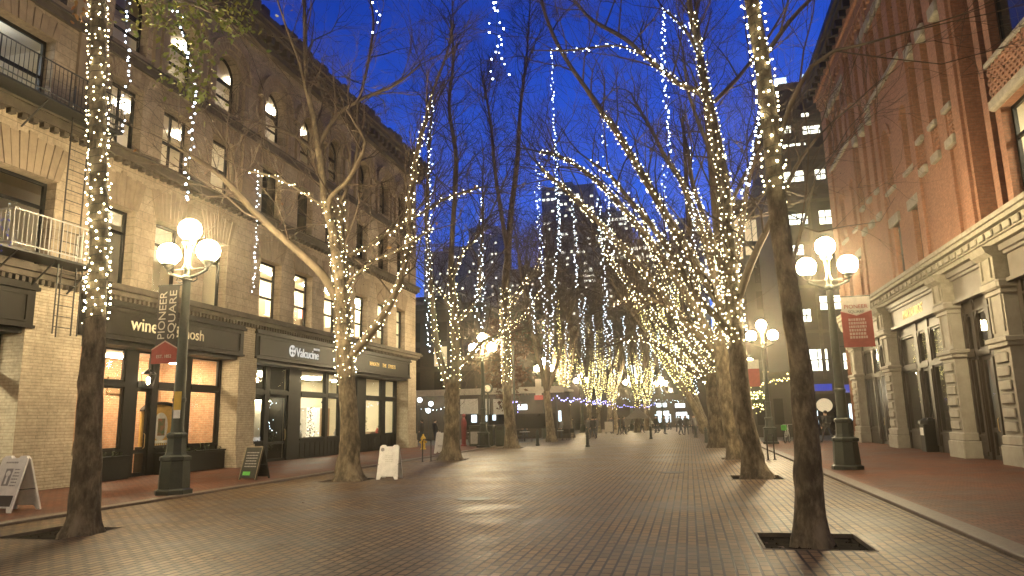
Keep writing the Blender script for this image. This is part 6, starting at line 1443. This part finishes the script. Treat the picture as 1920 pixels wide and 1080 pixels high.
for i, (x, y) in enumerate(((-12.0,53),(-14.0,54.2),(-16.2,53.4),(-9.6,55.5))):
    cafe_table(x, y, 'small round metal table standing outside the pavilion')
    for a in (0, 2.2, 4.1): cafe_chair(x+.75*math.cos(a+i), y+.75*math.sin(a+i), a+i-math.pi/2, 'dark slim chair at an outdoor table before the pavilion')

# fallen leaves
m = MB(); rg = random.Random(8)
for k in range(70):
    x, y = rg.uniform(-11.5,3.3), rg.uniform(6,26); a = rg.uniform(0,6.28); s = rg.uniform(.03,.06)
    c, d = math.cos(a)*s, math.sin(a)*s
    m.add([(x+c,y+d,.006),(x-d*.7,y+c*.7,.018),(x-c,y-d,.008),(x+d*.7,y-c*.7,.014)], [(0,1,2,3)])
m.build('fallen_leaves', K['bleaf'])['kind'] = 'stuff'

# ------------------------------------------------------------------ camera, sky, light
cd = bpy.data.cameras.new('camera'); cam = bpy.data.objects.new('camera', cd); col.objects.link(cam); sc.camera = cam
cd.sensor_width = 36; cd.lens = 36*1337/1920; cd.clip_end = 2000; cd.clip_start = .1
M3 = Matrix(((0.9711929225233035,0.0625822177347904,0.22992993120522592),(0.23742205278129608,-0.17163039960093693,-0.9561243511102194),(-0.020373416349746088,0.9831716391130381,-0.1815446279844763)))
mw = M3.to_4x4(); mw.translation = CAM; cam.matrix_world = mw
w = bpy.data.worlds.new('World'); sc.world = w; w.use_nodes = True; nt = w.node_tree
bg = nt.nodes['Background']; sky = nt.nodes.new('ShaderNodeTexSky'); sky.sky_type = 'NISHITA'; sky.sun_disc = False
sky.sun_elevation = R(-4.0); sky.sun_rotation = R(8); sky.ozone_density = 6.0; sky.air_density = 1.0; sky.dust_density = .3
tint = mixc(nt, 1.0, sky.outputs[0], (.30, 1.95, 2.2), 'MULTIPLY'); tc = nt.nodes.new('ShaderNodeTexCoord'); mp = nt.nodes.new('ShaderNodeMapping'); mp.inputs['Scale'].default_value = (1.2, 1.2, 3.0)
nt.links.new(tc.outputs['Generated'], mp.inputs['Vector'])
cl = ramp(nt, noise(nt, mp.outputs[0], 2.2, 6, .6), .40, .72)
tint = mixc(nt, cl, tint, mixc(nt, 1.0, tint, (1.55, 1.35, 1.18), 'MULTIPLY')); nt.links.new(tint, bg.inputs['Color']); bg.inputs['Strength'].default_value = SKY_STRENGTH
sd = bpy.data.lights.new('sun', 'SUN'); so = bpy.data.objects.new('sun', sd); col.objects.link(so)
sd.energy = .02; sd.angle = R(10); sd.color = (.7,.8,1.0); so.rotation_euler = (R(88), 0, R(172))
sc.view_settings.view_transform = 'Standard'; sc.view_settings.look = 'None'; sc.view_settings.exposure = EXPOSURE; sc.view_settings.gamma = 1
sc.view_settings.use_curve_mapping = False
cy = sc.cycles
cy.use_denoising = True
try: cy.denoiser = 'OPENIMAGEDENOISE'
except Exception: pass
cy.max_bounces = 6; cy.diffuse_bounces = 3; cy.glossy_bounces = 3; cy.transparent_max_bounces = 12; cy.transmission_bounces = 4
cy.sample_clamp_indirect = 4; cy.sample_clamp_direct = 0; cy.caustics_reflective = False; cy.caustics_refractive = False
cy.use_light_tree = True

if BLOOM_HAZE > 0:
    m = MB(); m.box(-301, 301, -61, 481, -1.3, 150); o = m.build('bloom_haze', None); o.data.materials.clear(); o['kind'] = 'stuff'  # thin warm volume added to stand in for lens bloom round the lamps
    hm = bpy.data.materials.new('bloom_haze_volume'); hm.use_nodes = True; nt = hm.node_tree; nt.nodes.clear()
    vo = nt.nodes.new('ShaderNodeVolumePrincipled'); vo.inputs['Color'].default_value = (.99,.90,.74,1); vo.inputs['Density'].default_value = BLOOM_HAZE; vo.inputs['Anisotropy'].default_value = .88
    ou = nt.nodes.new('ShaderNodeOutputMaterial'); nt.links.new(vo.outputs[0], ou.inputs['Volume']); o.data.materials.append(hm)
